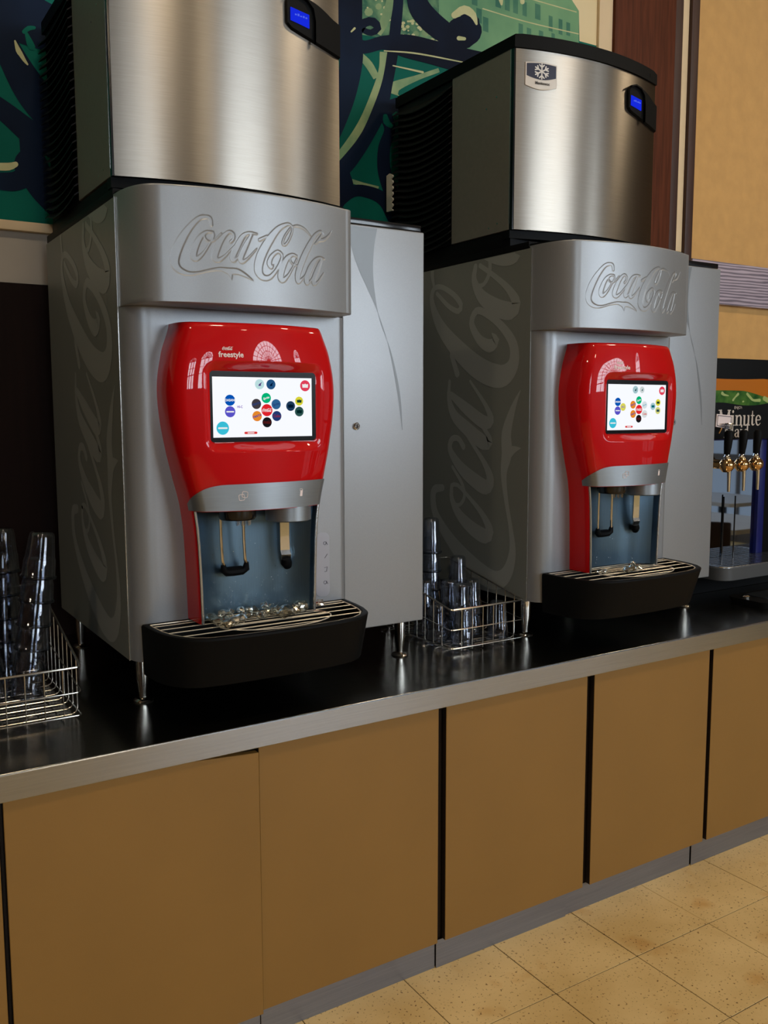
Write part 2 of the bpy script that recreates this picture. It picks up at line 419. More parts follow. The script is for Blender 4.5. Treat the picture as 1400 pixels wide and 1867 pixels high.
# ceiling lamps
LAMPGLOW = emis('lamp_glow', (1.0, .80, .55), LAMP_LIGHT)
LAMPBODY = mat('lamp_body', rgb(60, 48, 38), .5, .6)
def lamp(x, y, z, lab):
    t = empty('pendant_lamp', (x, y, z), lab, 'lamp', 'pendant lamps over the dining room')
    bm = bmesh.new(); lathe(bm, [(.0, .16), (.16, .14), (.28, .02), (.30, -.02), (.29, -.03), (.26, .02), (.15, .12), (0, .14)])
    from_bm('shade', bm, LAMPBODY, t)
    bm = bmesh.new(); lathe(bm, [(0, -.06), (.12, -.04), (.22, .0), (.18, .05), (0, .09)]); from_bm('globe', bm, LAMPGLOW, t)
    bm = bmesh.new(); tube(bm, [(0, 0, .15), (0, 0, 6.0-z)], .012); from_bm('stem', bm, LAMPBODY, t)
for (x, y) in ((-2.6, -1.5), (.3, -1.5), (3.2, -1.5), (6.1, -1.5), (1.6, -5.6)):
    lamp(x, y, 4.9, 'warm glowing dome pendant lamp hanging over the dining room')

# dining furniture out in the room (it shows in the polished panel of the juice dispenser)
def dining_table(x, y, lab):
    t = empty('dining_table', (x, y, 0), lab, 'table', 'dining tables in the room')
    bm = bmesh.new(); prism(bm, rrect(-.45, .45, -.45, .45, .05), .72, .755); from_bm('table_top', bm, TABLETOP, t)
    bm = bmesh.new(); lathe(bm, [(0, .03), (.045, .03), (.04, .72), (0, .72)], 16); from_bm('pedestal', bm, BLACK, t)
    bm = bmesh.new(); lathe(bm, [(0, 0), (.28, 0), (.27, .015), (.05, .035), (0, .035)], 24); from_bm('base', bm, BLACK, t)
def dining_chair(x, y, rz, lab):
    t = empty('dining_chair', (x, y, 0), lab, 'chair', 'dining chairs in the room'); t.rotation_euler.z = rz
    bm = bmesh.new(); box(bm, -.21, .21, -.21, .21, .43, .47, .012); from_bm('seat', bm, WALNUT, t)
    bm = bmesh.new(); box(bm, -.20, .20, .19, .22, .60, .90, .012); from_bm('backrest', bm, WALNUT, t)
    for sx in (-1, 1):
        bm = bmesh.new(); tube(bm, [(sx*.19, -.19, 0), (sx*.185, -.185, .43)], .016); from_bm('leg', bm, WALNUT, t)
        bm = bmesh.new(); tube(bm, [(sx*.19, .23, 0), (sx*.185, .19, .45), (sx*.18, .205, .88)], .016); from_bm('leg', bm, WALNUT, t)
dining_table(5.6, -1.7, 'pale square dining table facing the juice dispenser'); dining_table(7.2, -2.9, 'pale square dining table by the wall with the narrow window')
for i_, (x, y, r_) in enumerate(((4.62, -1.1, 1.0), (5.6, -1.0, 0), (6.35, -1.8, -PI/2), (6.5, -2.9, PI/2), (7.2, -2.2, 0), (7.2, -3.6, PI))):
    dining_chair(x, y, r_, 'dark dining chair on the '+('worktop end', 'counter', 'glazed door')[i_ % 3 if i_ < 3 else (0, 1, 2)[i_-3]]+' side of table '+('facing the juice dispenser' if i_ < 3 else 'by the right wall'))

# floor: far part plain, near part of separate tiles
T = .3275; TX, TY = 1.193, -.2483
bm = bmesh.new(); box(bm, -4.3, 9.3, -9.3, YW+.15, -.05, -.0035)
fl = struct(from_bm('floor', bm, TILEFAR, smooth=False))
bm = bmesh.new(); box(bm, TX-6*T, TX+9*T, TY-6*T, TY+T, -.0036, -.0028); from_bm('grout', bm, mat('grout_dark', rgb(62, 46, 26), .8), fl, smooth=False)
bm = bmesh.new(); box(bm, -T/2+.0012, T/2-.0012, -T/2+.0012, T/2-.0012, -.0024, 0, .0008, 1)
tme = None
for i in range(-6, 9):
    for j in range(-6, 1):
        x, y = TX+(i+.5)*T, TY+(j+.5)*T
        z = random.uniform(-.0005, .0003)
        if tme is None:
            o = from_bm('floor_tile', bm, TILE, fl, (x, y, z), smooth=False); tme = o.data
        else: o = link('floor_tile', tme, None, fl, (x, y, z))
        o.rotation_euler.z = random.uniform(-.0012, .0012)

# ------------------------------------------------------------------ mural (printed photograph of iron scrollwork before an old building)
def mural_mat(name, c0, c1, scale, rough=.5):
    return mat(name, c0, rough) if False else _two(name, c0, c1, scale)
def _two(name, c0, c1, scale):
    m = bpy.data.materials.new(name); m.use_nodes = True; nt = m.node_tree; p = nt.nodes['Principled BSDF']
    g = nt.nodes.new('ShaderNodeNewGeometry'); n = nt.nodes.new('ShaderNodeTexNoise'); n.inputs['Scale'].default_value = scale; n.inputs['Detail'].default_value = 3
    r = nt.nodes.new('ShaderNodeValToRGB'); r.color_ramp.elements[0].position = .35; r.color_ramp.elements[1].position = .65
    r.color_ramp.elements[0].color = (*c0, 1); r.color_ramp.elements[1].color = (*c1, 1)
    nt.links.new(g.outputs['Position'], n.inputs['Vector']); nt.links.new(n.outputs[0], r.inputs[0]); nt.links.new(r.outputs[0], p.inputs['Base Color'])
    p.inputs['Roughness'].default_value = .6; p.inputs['Specular IOR Level'].default_value = .1; return m
PR_TEAL = _two('print_teal', rgb(2, 78, 68), rgb(10, 112, 96), 1.2)
PR_NAVY = _two('print_navy', rgb(8, 18, 36), rgb(16, 32, 56), 3)
PR_PALE = _two('print_pale_green', rgb(118, 150, 112), rgb(158, 176, 130), 9)
PR_BLDG = _two('print_building', rgb(98, 146, 112), rgb(124, 168, 126), 4)
PR_FOL = _two('print_foliage', rgb(40, 96, 82), rgb(120, 158, 118), 16)
PR_WIN = _two('print_window', rgb(62, 112, 96), rgb(84, 132, 108), 8)
PR_SKY = _two('print_sky', rgb(226, 206, 160), rgb(232, 214, 172), 2)
PR_LITE = _two('print_highlight', rgb(186, 190, 140), rgb(206, 204, 158), 14)
ym = YW-.004
mu = empty('wall_mural', (1.0, ym, 2.2436), 'teal and navy printed mural of iron scrollwork and an old building on the back wall', 'mural')
def mloc(p): return (p[0]-1.0, p[1]-ym, p[2]-2.2436)
bm = bmesh.new(); box(bm, -3.2-1, 2.70-1, 0, .0035, 0, 2.1); from_bm('print_sheet', bm, PR_TEAL, mu, smooth=False)
LAYER = [0]
def mfn(u, v):
    p = hit(u, v, 1, ym); return mloc((p[0], ym-LAYER[0], p[2]))
def mpoly(name, m, polys, layer):
    for k, P in enumerate(polys):
        LAYER[0] = layer+k*1e-5; bm = bmesh.new(); bm.faces.new([bm.verts.new(mfn(*p)) for p in P]); from_bm(name, bm, m, mu, smooth=False)
def mstroke(name, m, strokes, layer, cap=True):
    for k, s in enumerate(strokes):
        LAYER[0] = layer+k*2e-5; bm = bmesh.new(); ribbon(bm, s, 6, mfn, cap); from_bm(name, bm, m, mu, smooth=False)
mpoly('print_foliage', PR_FOL, [[(640, -60), (850, -60), (900, 20), (905, 70), (930, 120), (905, 130), (700, 70), (640, 60)]], .0003)
mpoly('print_building', PR_BLDG, [[(800, -80), (1040, -80), (1042, 0), (1055, 20), (1055, 85), (1200, 110), (1200, 180), (960, 160), (800, 90)]], .0006)
mpoly('print_sky', PR_SKY, [[(1041, -80), (1130, -80), (1130, 95), (1056, 75), (1055, 20), (1042, 0)]], .0009)
mpoly('print_window', PR_WIN, [[(u, v), (u+w, v+w*.35), (u+w, v+w*.35+h), (u, v+h)] for u, v, w, h in
      [(903, -14, 10, 26), (920, -8, 9, 26), (935, -3, 9, 26), (952, 2, 8, 26), (975, 6, 10, 28), (1000, 28, 7, 28), (1018, 34, 7, 28), (1032, 40, 7, 24), (868, 14, 10, 26), (880, 30, 10, 26),
       (945, 42, 8, 22), (960, 50, 8, 22), (982, 55, 8, 20), (860, -10, 10, 18), (1005, 60, 6, 14)]], .0010)
mstroke('print_cornice', PR_LITE, [[(880, 16, 2), (960, 40, 2), (1054, 62, 2)], [(905, -20, 2), (980, 2, 2), (1050, 22, 2)], [(905, -40, 16), (912, -6, 10), (914, 8, 4)], [(948, -30, 8), (952, 4, 8)]], .0011)
# leafy glints
mpoly('print_glint', PR_PALE, [[(u+r*math.cos(k*PI/4), v+r*math.sin(k*PI/4)) for k in range(8)] for u, v, r in
      [(758, 62, 6), (775, 60, 7), (742, 50, 4), (787, 74, 5), (700, 30, 4), (690, 12, 6), (672, 22, 8), (850, 28, 5), (846, 60, 6), (830, 62, 4), (745, 64, 3)]], .0005)
rg = random.Random(4)
mpoly('print_leaf', PR_LITE, [[(u+r*math.cos(k*PI/3+a)*1.2, v+r*math.sin(k*PI/3+a)) for k in range(6)] for u, v, r, a in [(rg.uniform(732, 800), rg.uniform(34, 82), rg.uniform(1.5, 3.5), rg.random()) for _ in range(26)]+[(rg.uniform(655, 716), rg.uniform(-4, 40), rg.uniform(1.5, 3.5), rg.random()) for _ in range(16)]], .00078)
# pale paving bands seen through the gate
mstroke('print_path', PR_PALE, [[(700, 95, 16), (697, 130, 15), (682, 175, 15), (660, 225, 15), (632, 268, 15), (610, 295, 16)], [(655, 100, 12), (672, 118, 14), (686, 142, 12)], [(712, 170, 34), (720, 158, 20), (760, 142, 10), (800, 128, 8)], [(640, 330, 8), (660, 336, 7), (690, 342, 4)], [(688, 62, 14), (700, 40, 16), (712, 5, 18), (716, -30, 18)]], .0012, False)
# dark ironwork
IRON = [
 [(628, -60, 62), (634, 0, 52), (636, 60, 48), (640, 110, 42), (630, 170, 38), (612, 225, 34), (590, 270, 34)],
 [(728, -60, 20), (726, 0, 18), (722, 40, 20), (715, 100, 20), (706, 150, 20), (692, 200, 26), (668, 250, 24), (640, 290, 28), (615, 318, 30)],
 [(640, 80, 30), (665, 86, 24), (700, 78, 26), (740, 84, 42), (790, 96, 44), (850, 112, 46), (920, 128, 48)],
 [(664, 56, 10), (676, 60, 12), (688, 52, 14), (680, 40, 16), (664, 42, 16), (648, 60, 22)],
 [(700, 205, 26), (710, 235, 20), (700, 270, 22), (700, 310, 24), (712, 350, 26), (730, 400, 30)],
 [(618, 320, 40), (624, 345, 40), (618, 370, 20)],
 [(600, 378, 30), (640, 350, 22), (670, 350, 22), (700, 365, 24), (720, 400, 26)],
 [(752, -60, 50), (758, -10, 36), (768, 20, 40), (800, 52, 40), (838, 74, 34), (858, 60, 24), (862, 40, 24), (850, 32, 22)],
 [(700, 205, 24), (722, 190, 24), (738, 200, 26)],
 # left of the nearer ice machine
 [(-60, 20, 120), (20, 20, 110), (60, 40, 90), (110, 60, 80)],
 [(-10, 40, 40), (24, 110, 50), (60, 170, 60), (110, 230, 60)],
 [(-40, 170, 34), (10, 205, 36), (60, 245, 44), (110, 270, 50)],
 [(60, 250, 50), (55, 300, 40), (30, 330, 36), (-40, 326, 26)], [(55, 300, 60), (80, 345, 50), (120, 390, 44)],
]
mstroke('print_ironwork', PR_NAVY, IRON, .0016)
mstroke('print_ball', PR_NAVY, [[(842, 60, 60), (850, 56, 56)]], .0018)
mstroke('print_highlight', PR_LITE, [[(828, 28, 12), (846, 18, 16), (862, 28, 12), (868, 44, 4)], [(836, 70, 8), (846, 71, 6)], [(700, 93, 2), (760, 98, 3), (850, 115, 2)], [(716, 120, 2), (770, 132, 4)],
        [(27, 75, 3), (33, 92, 9), (38, 100, 8), (44, 110, 6), (50, 118, 3)], [(-10, 304, 14), (16, 304, 14), (28, 300, 10)], [(640, 58, 3), (646, 52, 4)]], .0021)
mstroke('print_gap', PR_TEAL, [[(44, 58, 8), (52, 52, 9), (62, 51, 6)], [(48, 62, 6), (54, 78, 12), (58, 86, 12)], [(62, 106, 6), (72, 116, 8)], [(702, 212, 8), (704, 222, 12), (712, 230, 8)]], .0021)

# ================================================================== COUNTER
ZC = .86
wt = empty('worktop', (1.2, .6, .8), 'long stainless steel worktop with a bright front edge over the tan cabinets', 'worktop')
def WP(name, bm, m, smooth=True): return from_bm(name, bm, m, wt, org=(1.2, .6, .8), smooth=smooth)
bm = bmesh.new(); box(bm, -1.6, 5.2, .0035, YW-.013, ZC-.003, ZC, .0008, 1); WP('top_sheet', bm, COUNTER)
bm = bmesh.new()
prof = [(.0035, ZC), (.0012, ZC-.0006), (.0, ZC-.003), (.0, .7995), (.0008, .7982), (.016, .7982), (.016, .803), (.004, .803), (.004, ZC-.004)]
L = [bm.verts.new((-1.6, y, z)) for y, z in prof]; R = [bm.verts.new((5.2, y, z)) for y, z in prof]
for i in range(len(prof)):
    j = (i+1) % len(prof); bm.faces.new((L[i], L[j], R[j], R[i]))
WP('front_edge', bm, COUNTER_EDGE, False)
bm = bmesh.new(); box(bm, -1.6, 5.2, .03, YW-.013, .8, ZC-.004); WP('core', bm, CARC)

CABS = [(-.80, -.196, 'tan laminate base cabinet at the worktop end past the cup basket'),
        (-.185, .4135, 'tan base cabinet whose door sags from the worktop, below the tall cup stacks'),
        (.4150, .970, 'tan base cabinet below the dispenser with the heaped ice'),
        (.997, 1.550, 'tan base cabinet below the wire basket of loose tumblers'),
        (1.581, 2.141, 'tan base cabinet below the dispenser beside the juice dispenser'),
        (2.162, 2.72, 'tan base cabinet below the juice dispenser'),
        (2.74, 3.30, 'tan base cabinet past the juice dispenser'), (3.32, 3.90, 'tan base cabinet at the far end of the worktop')]
KL = ['at the worktop end past the cup basket', 'below the sagging cabinet door', 'below the dispenser with the heaped ice', 'below the wire basket between the dispensers', 'below the dispenser next to the juice dispenser', 'below the juice dispenser', 'past the juice dispenser', 'at the far end of the worktop']
KX = [(-.8, -.19), (-.189, .4155), (.416, .9735), (.9745, 1.491), (1.493, 2.098), (2.103, 2.73), (2.731, 3.31), (3.311, 3.9)]
for i, (x0, x1, lab) in enumerate(CABS):
    t = empty('base_cabinet', ((x0+x1)/2, .5, 0), lab, 'cabinet', 'tan base cabinets under the worktop'); og = ((x0+x1)/2, .5, 0)
    c0 = -.80 if i == 0 else (CABS[i-1][1]+x0)/2; c1 = 3.9 if i == len(CABS)-1 else (x1+CABS[i+1][0])/2
    bm = bmesh.new(); box(bm, c0+.0005, c1-.0005, .038, 1.15, 0, .7975); from_bm('carcass', bm, CARC, t, org=og, smooth=False)
    bm = bmesh.new(); box(bm, x0, x1, .012, .0325, .087, .7972, .0012, 1)
    if i == 1:      # this door hangs crooked
        for v in bm.verts:
            if v.co.z > .5 and v.co.x > .2: v.co.z -= .0135; v.co.x -= .001
            elif v.co.z < .5 : v.co.z -= .006
            v.co.y -= .006 if v.co.x > .2 else .002
        bmesh.ops.bisect_plane(bm, geom=bm.verts[:]+bm.edges[:]+bm.faces[:], plane_co=(.225, 0, 0), plane_no=(1, 0, 0))
        for v in bm.verts:
            if abs(v.co.x-.225) < .001 and v.co.z > .5: v.co.z = .797
    dr_ = from_bm('door', bm, TAN, t, org=og, smooth=False); dr_.data.materials.append(CARC)
    for p_ in dr_.data.polygons:
        if abs(p_.normal.x) > .9: p_.material_index = 1      # dark edge banding
    k0, k1 = KX[i]
    bm = bmesh.new(); dy = [0, .002, .001, -.003, .002, .0, .001, 0][i]
    box(bm, k0+.0008, k1-.0008, .030+dy, .0315+dy, 0, .0862, .0004, 1); kp = from_bm('kick_plate', bm, KICK, None, loc=((k0+k1)/2, .03, 0), org=((k0+k1)/2, .03, 0), smooth=False)
    tag(kp, 'steel kick plate '+KL[i], 'kick plate', 'steel kick plates along the cabinets')
    if i == 1:
        bm = bmesh.new(); box(bm, .400, .412, .0305, .0335, .792, .797); box(bm, .4035, .4115, .010, .018, .080, .098); from_bm('hinge_bracket', bm, BLACKG, t, org=og, smooth=False)

# ================================================================== SODA DISPENSERS
DX, DY = 1.3411, -.0023
O = Vector((.625, .64, ZC))
CACHE = {}
def cowl_mesh():
    """bowed silver hood with the script pressed into its face"""
    # plan path (x, y): seam, round corner, bowed face, tight corner, back
    def face_y(x):
        s = (x-.475)/.27; return .076+.05*s*s
    path = [(.177, .285)]
    xe, ye = .238, face_y(.238)
    sl = (face_y(xe+.001)-ye)/.001
    for k in range(21):                       # generous left corner, running smoothly into the face
        t = k/20; h1, h2, h3, h4 = 2*t**3-3*t*t+1, t**3-2*t*t+t, -2*t**3+3*t*t, t**3-t*t
        path.append((h1*.177+h3*xe+h4*.15, h1*.275-h2*.20+h3*ye+h4*.15*sl))
    lx0, lx1 = .245, .705
    nx = 370
    for k in range(1, nx+1):
        x = xe+(.741-xe)*k/nx; path.append((x, face_y(x)))
    y1 = face_y(.741)
    for k in range(1, 9):
        a = k/8*PI/2; path.append((.741+.026*math.sin(a), y1+.026*(1-math.cos(a))))
    path.append((.767, .285))
    zs = [1.889, 1.8895, 1.891]+list(np.linspace(1.90, 1.925, 3))+list(np.linspace(1.93, 2.118, 135))+list(np.linspace(2.125, 2.155, 4))+[2.158, 2.1595, 2.16]
    P = np.array(path); Z = np.array(zs)
    X = np.repeat(P[:, 0][:, None], len(Z), 1); Y = np.repeat(P[:, 1][:, None], len(Z), 1); ZZ = np.repeat(Z[None, :], len(P), 0)
    S = np.concatenate([catmull(s, .0012) for s in LOGO_M])
    m = (P[:, 0] > .238) & (P[:, 0] < .72); d = np.full(X.shape, 1.0)
    gx, gz = X[m], ZZ[m]; best = np.full(gx.shape, 9.)
    for k in range(0, len(S)):
        best = np.minimum(best, np.hypot(gx-S[k, 0], gz-S[k, 1])-max(S[k, 2], .001)/2)
    t = np.clip((.0009-best)/.0022, 0, 1); Y[m] += .0015*(t*t*(3-2*t))
    # small roll at the top and bottom edge
    Y[:, 0] += .004; Y[:, 1] += .0015; Y[:, -1] += .003; Y[:, -2] += .001
    bm = bmesh.new()
    V = [[bm.verts.new((X[i, j]-O.x, Y[i, j]-O.y, ZZ[i, j]-O.z)) for j in range(len(Z))] for i in range(len(P))]
    grid_faces(bm, V)
    bm.faces.new([r[0] for r in V]); bm.faces.new([r[-1] for r in V][::-1])
    bm.faces.new([v for v in V[0]]+[v for v in V[-1]][::-1])
    return bm
XC = .478
HW = [(1.06, .163), (1.21, .166), (1.33, .171), (1.40, .180), (1.46, .195), (1.53, .211), (1.62, .2255), (1.70, .2285), (1.78, .2150), (1.847, .194)]
def hw(z):
    zs = [a for a, _ in HW]; z = min(max(z, zs[0]), zs[-1])
    i = max(1, next(k for k in range(len(zs)) if zs[k] >= z-1e-9)); i = min(i, len(zs)-1)
    g = lambda k: HW[min(max(k, 0), len(HW)-1)][1]
    t = (z-zs[i-1])/(zs[i]-zs[i-1]); a, b, c, d = g(i-2), g(i-1), g(i), g(i+1)
    return .5*(2*b+(c-a)*t+(2*a-5*b+4*c-d)*t*t+(3*b-a-3*c+d)*t**3)
YD = .2165                                     # front face of the lower door
def ftilt(z):
    return .75*max(0, z-1.719)**2+.006*max(0, (z-1.832)/.015)**2
def fas_path(z, off=0.):
    """plan profile of the bulging fascia at height z: list of (x, y, s)"""
    w = hw(z)+off*.6; yb = .064-off
    tilt = ftilt(z)
    out = [(XC-w, YD, -1)]
    yc = .064+.05-off
    pts = []
    n = 150
    for k in range(n+1):
        s = -1+2*k/n; x = XC+s*w; y = yb+.046*s*s
        e = max(0, (abs(s)-.86)/.14); y += .042*(1-math.sqrt(max(0, 1-e*e)))
        pts.append((x, y+tilt, s))
    return [(XC-w, YD, -1)]+[(XC-w, YD-.03, -1)]+pts+[(XC+w, YD-.03, 1), (XC+w, YD, 1)]
RX0, RX1, RZ0, RZ1 = .322, .654, 1.532, 1.752     # screen recess
def recess(x, z, y):
    cx, cz, hx, hz, r = (RX0+RX1)/2, (RZ0+RZ1)/2, (RX1-RX0)/2, (RZ1-RZ0)/2, .032
    qx, qz = max(abs(x-cx)-hx+r, 0), max(abs(z-cz)-hz+r, 0)
    d = math.hypot(qx, qz)-r+min(max(abs(x-cx)-hx+r, abs(z-cz)-hz+r), 0)
    t = min(max((.001-d)/.0225, 0), 1); t = .75*t+.25*t*t*(3-2*t)
    yt = max(y, .0935)
    return y*(1-t)+yt*t
def fascia_mesh():
    bm = bmesh.new()
    zs = list(np.linspace(1.385, 1.52, 10))+list(np.linspace(1.524, 1.562, 24))+list(np.linspace(1.57, 1.72, 14))+list(np.linspace(1.724, 1.765, 26))+list(np.linspace(1.772, 1.835, 10))+[1.842, 1.846, 1.847]
    V = []
    for z in zs:
        e = .005 if z > 1.8465 else (.0015 if z > 1.845 else 0)
        row = []
        for x, y, s in fas_path(z):
            yy = recess(x, z, y) if abs(s) < .999 else y
            if yy < YD-.02: yy += e
            row.append(bm.verts.new((x-O.x, yy-O.y, z-O.z)))
        V.append(row)
    grid_faces(bm, V)
    bm.faces.new(V[-1]); bm.faces.new(V[0][::-1])
    # side cheeks running down to the drip tray, red outside
    for sg in (-1, 1):
        zz = np.linspace(1.0975, 1.386, 14); rows = []
        for z in zz:
            x = XC+sg*hw(z); xi = x-sg*.007
            f = .126
            rows.append([bm.verts.new((a-O.x, b-O.y, z-O.z)) for a, b in ((x, YD), (x, f+.02), (x-sg*.001, f+.006), (x-sg*.004, f), (xi, f), (xi, YD))])
        for i in range(len(rows)-1):
            for j in range(6):
                bm.faces.new((rows[i][j], rows[i][(j+1) % 6], rows[i+1][(j+1) % 6], rows[i+1][j]))
        bm.faces.new(rows[0]); bm.faces.new(rows[-1][::-1])
    return bm
def band_mesh():
    bm = bmesh.new(); V = []
    n = 14
    P0 = fas_path(1.39, .0035)[2:-2]
    for k in range(n+1):
        row = []
        for idx, (x, y, s) in enumerate(P0):
            d = max(0, (-s-.50)/.50); top = 1.4535-.003*max(0, -s)-.047*(1-math.sqrt(max(0, 1-min(1, d)**2.4)))
            d2 = max(0, (s-.9)/.1); top -= .010*d2**2
            z = 1.3865+(top-1.3865)*k/n
            q = fas_path(z, .0035)[idx+2]
            row.append(bm.verts.new((q[0]-O.x, q[1]-O.y, z-O.z)))
        V.append(row)
    grid_faces(bm, V)
    return bm
TRAY = [(.190, .2155), (.192, .17), (.196, .12), (.205, .075), (.221, .036), (.244, .004), (.275, -.016), (.33, -.026), (.41, -.031), (.487, -.033), (.57, -.031), (.645, -.025), (.70, -.012), (.735, .012), (.758, .045), (.772, .09), (.779, .14), (.784, .2155)]
def inset(P, d):
    cx, cy = .487, .13
    return [(x+(cx-x)*d/.29, min(y+(cy-y)*d/.16, .2155-d*.6)) for x, y in P]
def tray_mesh():
    bm = bmesh.new()
    z1 = 1.0965
    low = [(.487+(x-.487)*.985, y+max(0, (.2155-y))*.20) for x, y in TRAY]
    rings = [[(x, y, .966) for x, y in low], [(x, y, z1-.006) for x, y in inset(TRAY, .0004)], [(x, y, z1-.0015) for x, y in inset(TRAY, .0022)], [(x, y, z1) for x, y in inset(TRAY, .005)], [(x, y, z1) for x, y in inset(TRAY, .0135)], [(x, y, z1-.003) for x, y in inset(TRAY, .0165)], [(x, y, 1.055) for x, y in inset(TRAY, .021)]]
    V = [[bm.verts.new(Vector(p)-O) for p in r] for r in rings]; n = len(TRAY)
    for a, b in zip(V, V[1:]):
        for i in range(n): bm.faces.new((a[i], a[(i+1) % n], b[(i+1) % n], b[i]))
    bm.faces.new(V[0][::-1]); bm.faces.new(V[-1])
    return bm
def grill_wires():
    """outline ring, long bars and the catch ring, each a mesh of its own"""
    out = []
    ring = [(x, y, 1.0935) for x, y in inset(TRAY, .019)]; S = []
    for i in range(len(ring)):
        a, b = Vector(ring[i]), Vector(ring[(i+1) % len(ring)]); S += [a.lerp(b, k/3) for k in range(3)]
    bm = bmesh.new(); tube(bm, [s-O for s in S], .0019, 6, True); out.append(('rim_wire', bm))
    def span(y):
        xs = []
        for a, b in zip(ring, ring[1:]+ring[:1]):
            if (a[1]-y)*(b[1]-y) < 0: t = (y-a[1])/(b[1]-a[1]); xs.append(a[0]+t*(b[0]-a[0]))
        return min(xs), max(xs)
    for y in (.182, .142, .098, .050):
        x0, x1 = span(y); bm = bmesh.new(); tube(bm, [Vector((x0, y, 1.0935))-O, Vector((x1, y, 1.0935))-O], .0014, 6); out.append(('grill_bar', bm))
    cx, cy, rx, ry = .51, .098, .155, .088
    bm = bmesh.new(); tube(bm, [Vector((cx+rx*math.cos(k*PI/16), cy+ry*math.sin(k*PI/16), 1.0915))-O for k in range(32)], .0016, 6, True); out.append(('catch_ring', bm))
    for y in (.166, .131, .095, .061, .030):
        h = rx*math.sqrt(max(0, 1-((y-cy)/ry)**2)); bm = bmesh.new(); tube(bm, [Vector((cx-h, y, 1.0915))-O, Vector((cx+h, y, 1.0915))-O], .0012, 6); out.append(('grill_bar', bm))
    return out
def screen_icons(which):
    """(u, v, radius, disc colour, [marks]) on a 0..1 screen; drawn from each display"""
    W_ = (1, 1, 1)
    A = [(.46, .115, .046, (.60, .88, .90), 'drop', (.1, .05, .25)), (.575, .115, .046, (.02, .10, .26), 'drop', (.0, .01, .05)), (.93, .13, .052, (.9, .06, .12), 'label', W_),
         (.165, .385, .050, (.0, .10, .55), 'DASANI', W_), (.165, .575, .050, (.12, .10, .68), 'bar', W_),
         (.525, .345, .047, (.0, .55, .22), 'Sprite', W_), (.425, .445, .047, (.06, .05, .06), 'fanta', (.02, .06, .25)), (.625, .45, .047, (.03, .14, .34), 'Sprite', (.02, .06, .22)),
         (.53, .55, .056, (.9, .02, .03), 'logo', W_), (.43, .65, .047, (.95, .30, .03), 'fanta', (.0, .05, .4)), (.63, .65, .047, (.02, .05, .2), 'Coke', (.3, .02, .05)),
         (.53, .755, .047, (.01, .01, .012), 'logo', (.15, .01, .01)), (.775, .48, .046, (.015, .05, .12), 'label', (.0, .01, .03)), (.865, .395, .042, (.85, .80, .05), 'label', (.01, .06, .03)),
         (.865, .575, .046, (.03, .10, .09), 'label', (.0, .02, .02)), (.09, .845, .06, (.05, .62, .82), 'bar', W_)]
    if which == 2:
        A[1] = (.575, .115, .040, (.75, .82, .82), 'drop', (.05, .15, .18))
        A[6] = (.425, .445, .047, (.95, .30, .03), 'fanta', (.0, .05, .4)); A[7] = (.625, .45, .045, (.82, .9, .93), 'Sprite', (.2, .55, .7))
        A[10] = (.63, .65, .047, (.85, .88, .88), 'Coke', (.8, .05, .03)); A[12] = (.775, .48, .044, (.45, .70, .75), 'label', (.0, .16, .2)); A[14] = (.865, .575, .044, (.8, .8, .25), 'label', (.02, .08, .1))
        A.append((.255, .495, .046, (.85, .80, .12), 'HI-C', (.25, .15, .6)))
        A[0] = (.46, .115, .046, (.45, .68, .72), 'drop', (.02, .08, .1))
    else:
        A.append((.26, .495, 0, None, 'HI-C', (.25, .1, .6)))
    return A
SX0, SX1, SZ0, SZ1, SY = .3455, .6165, 1.5675, 1.7155, .0905

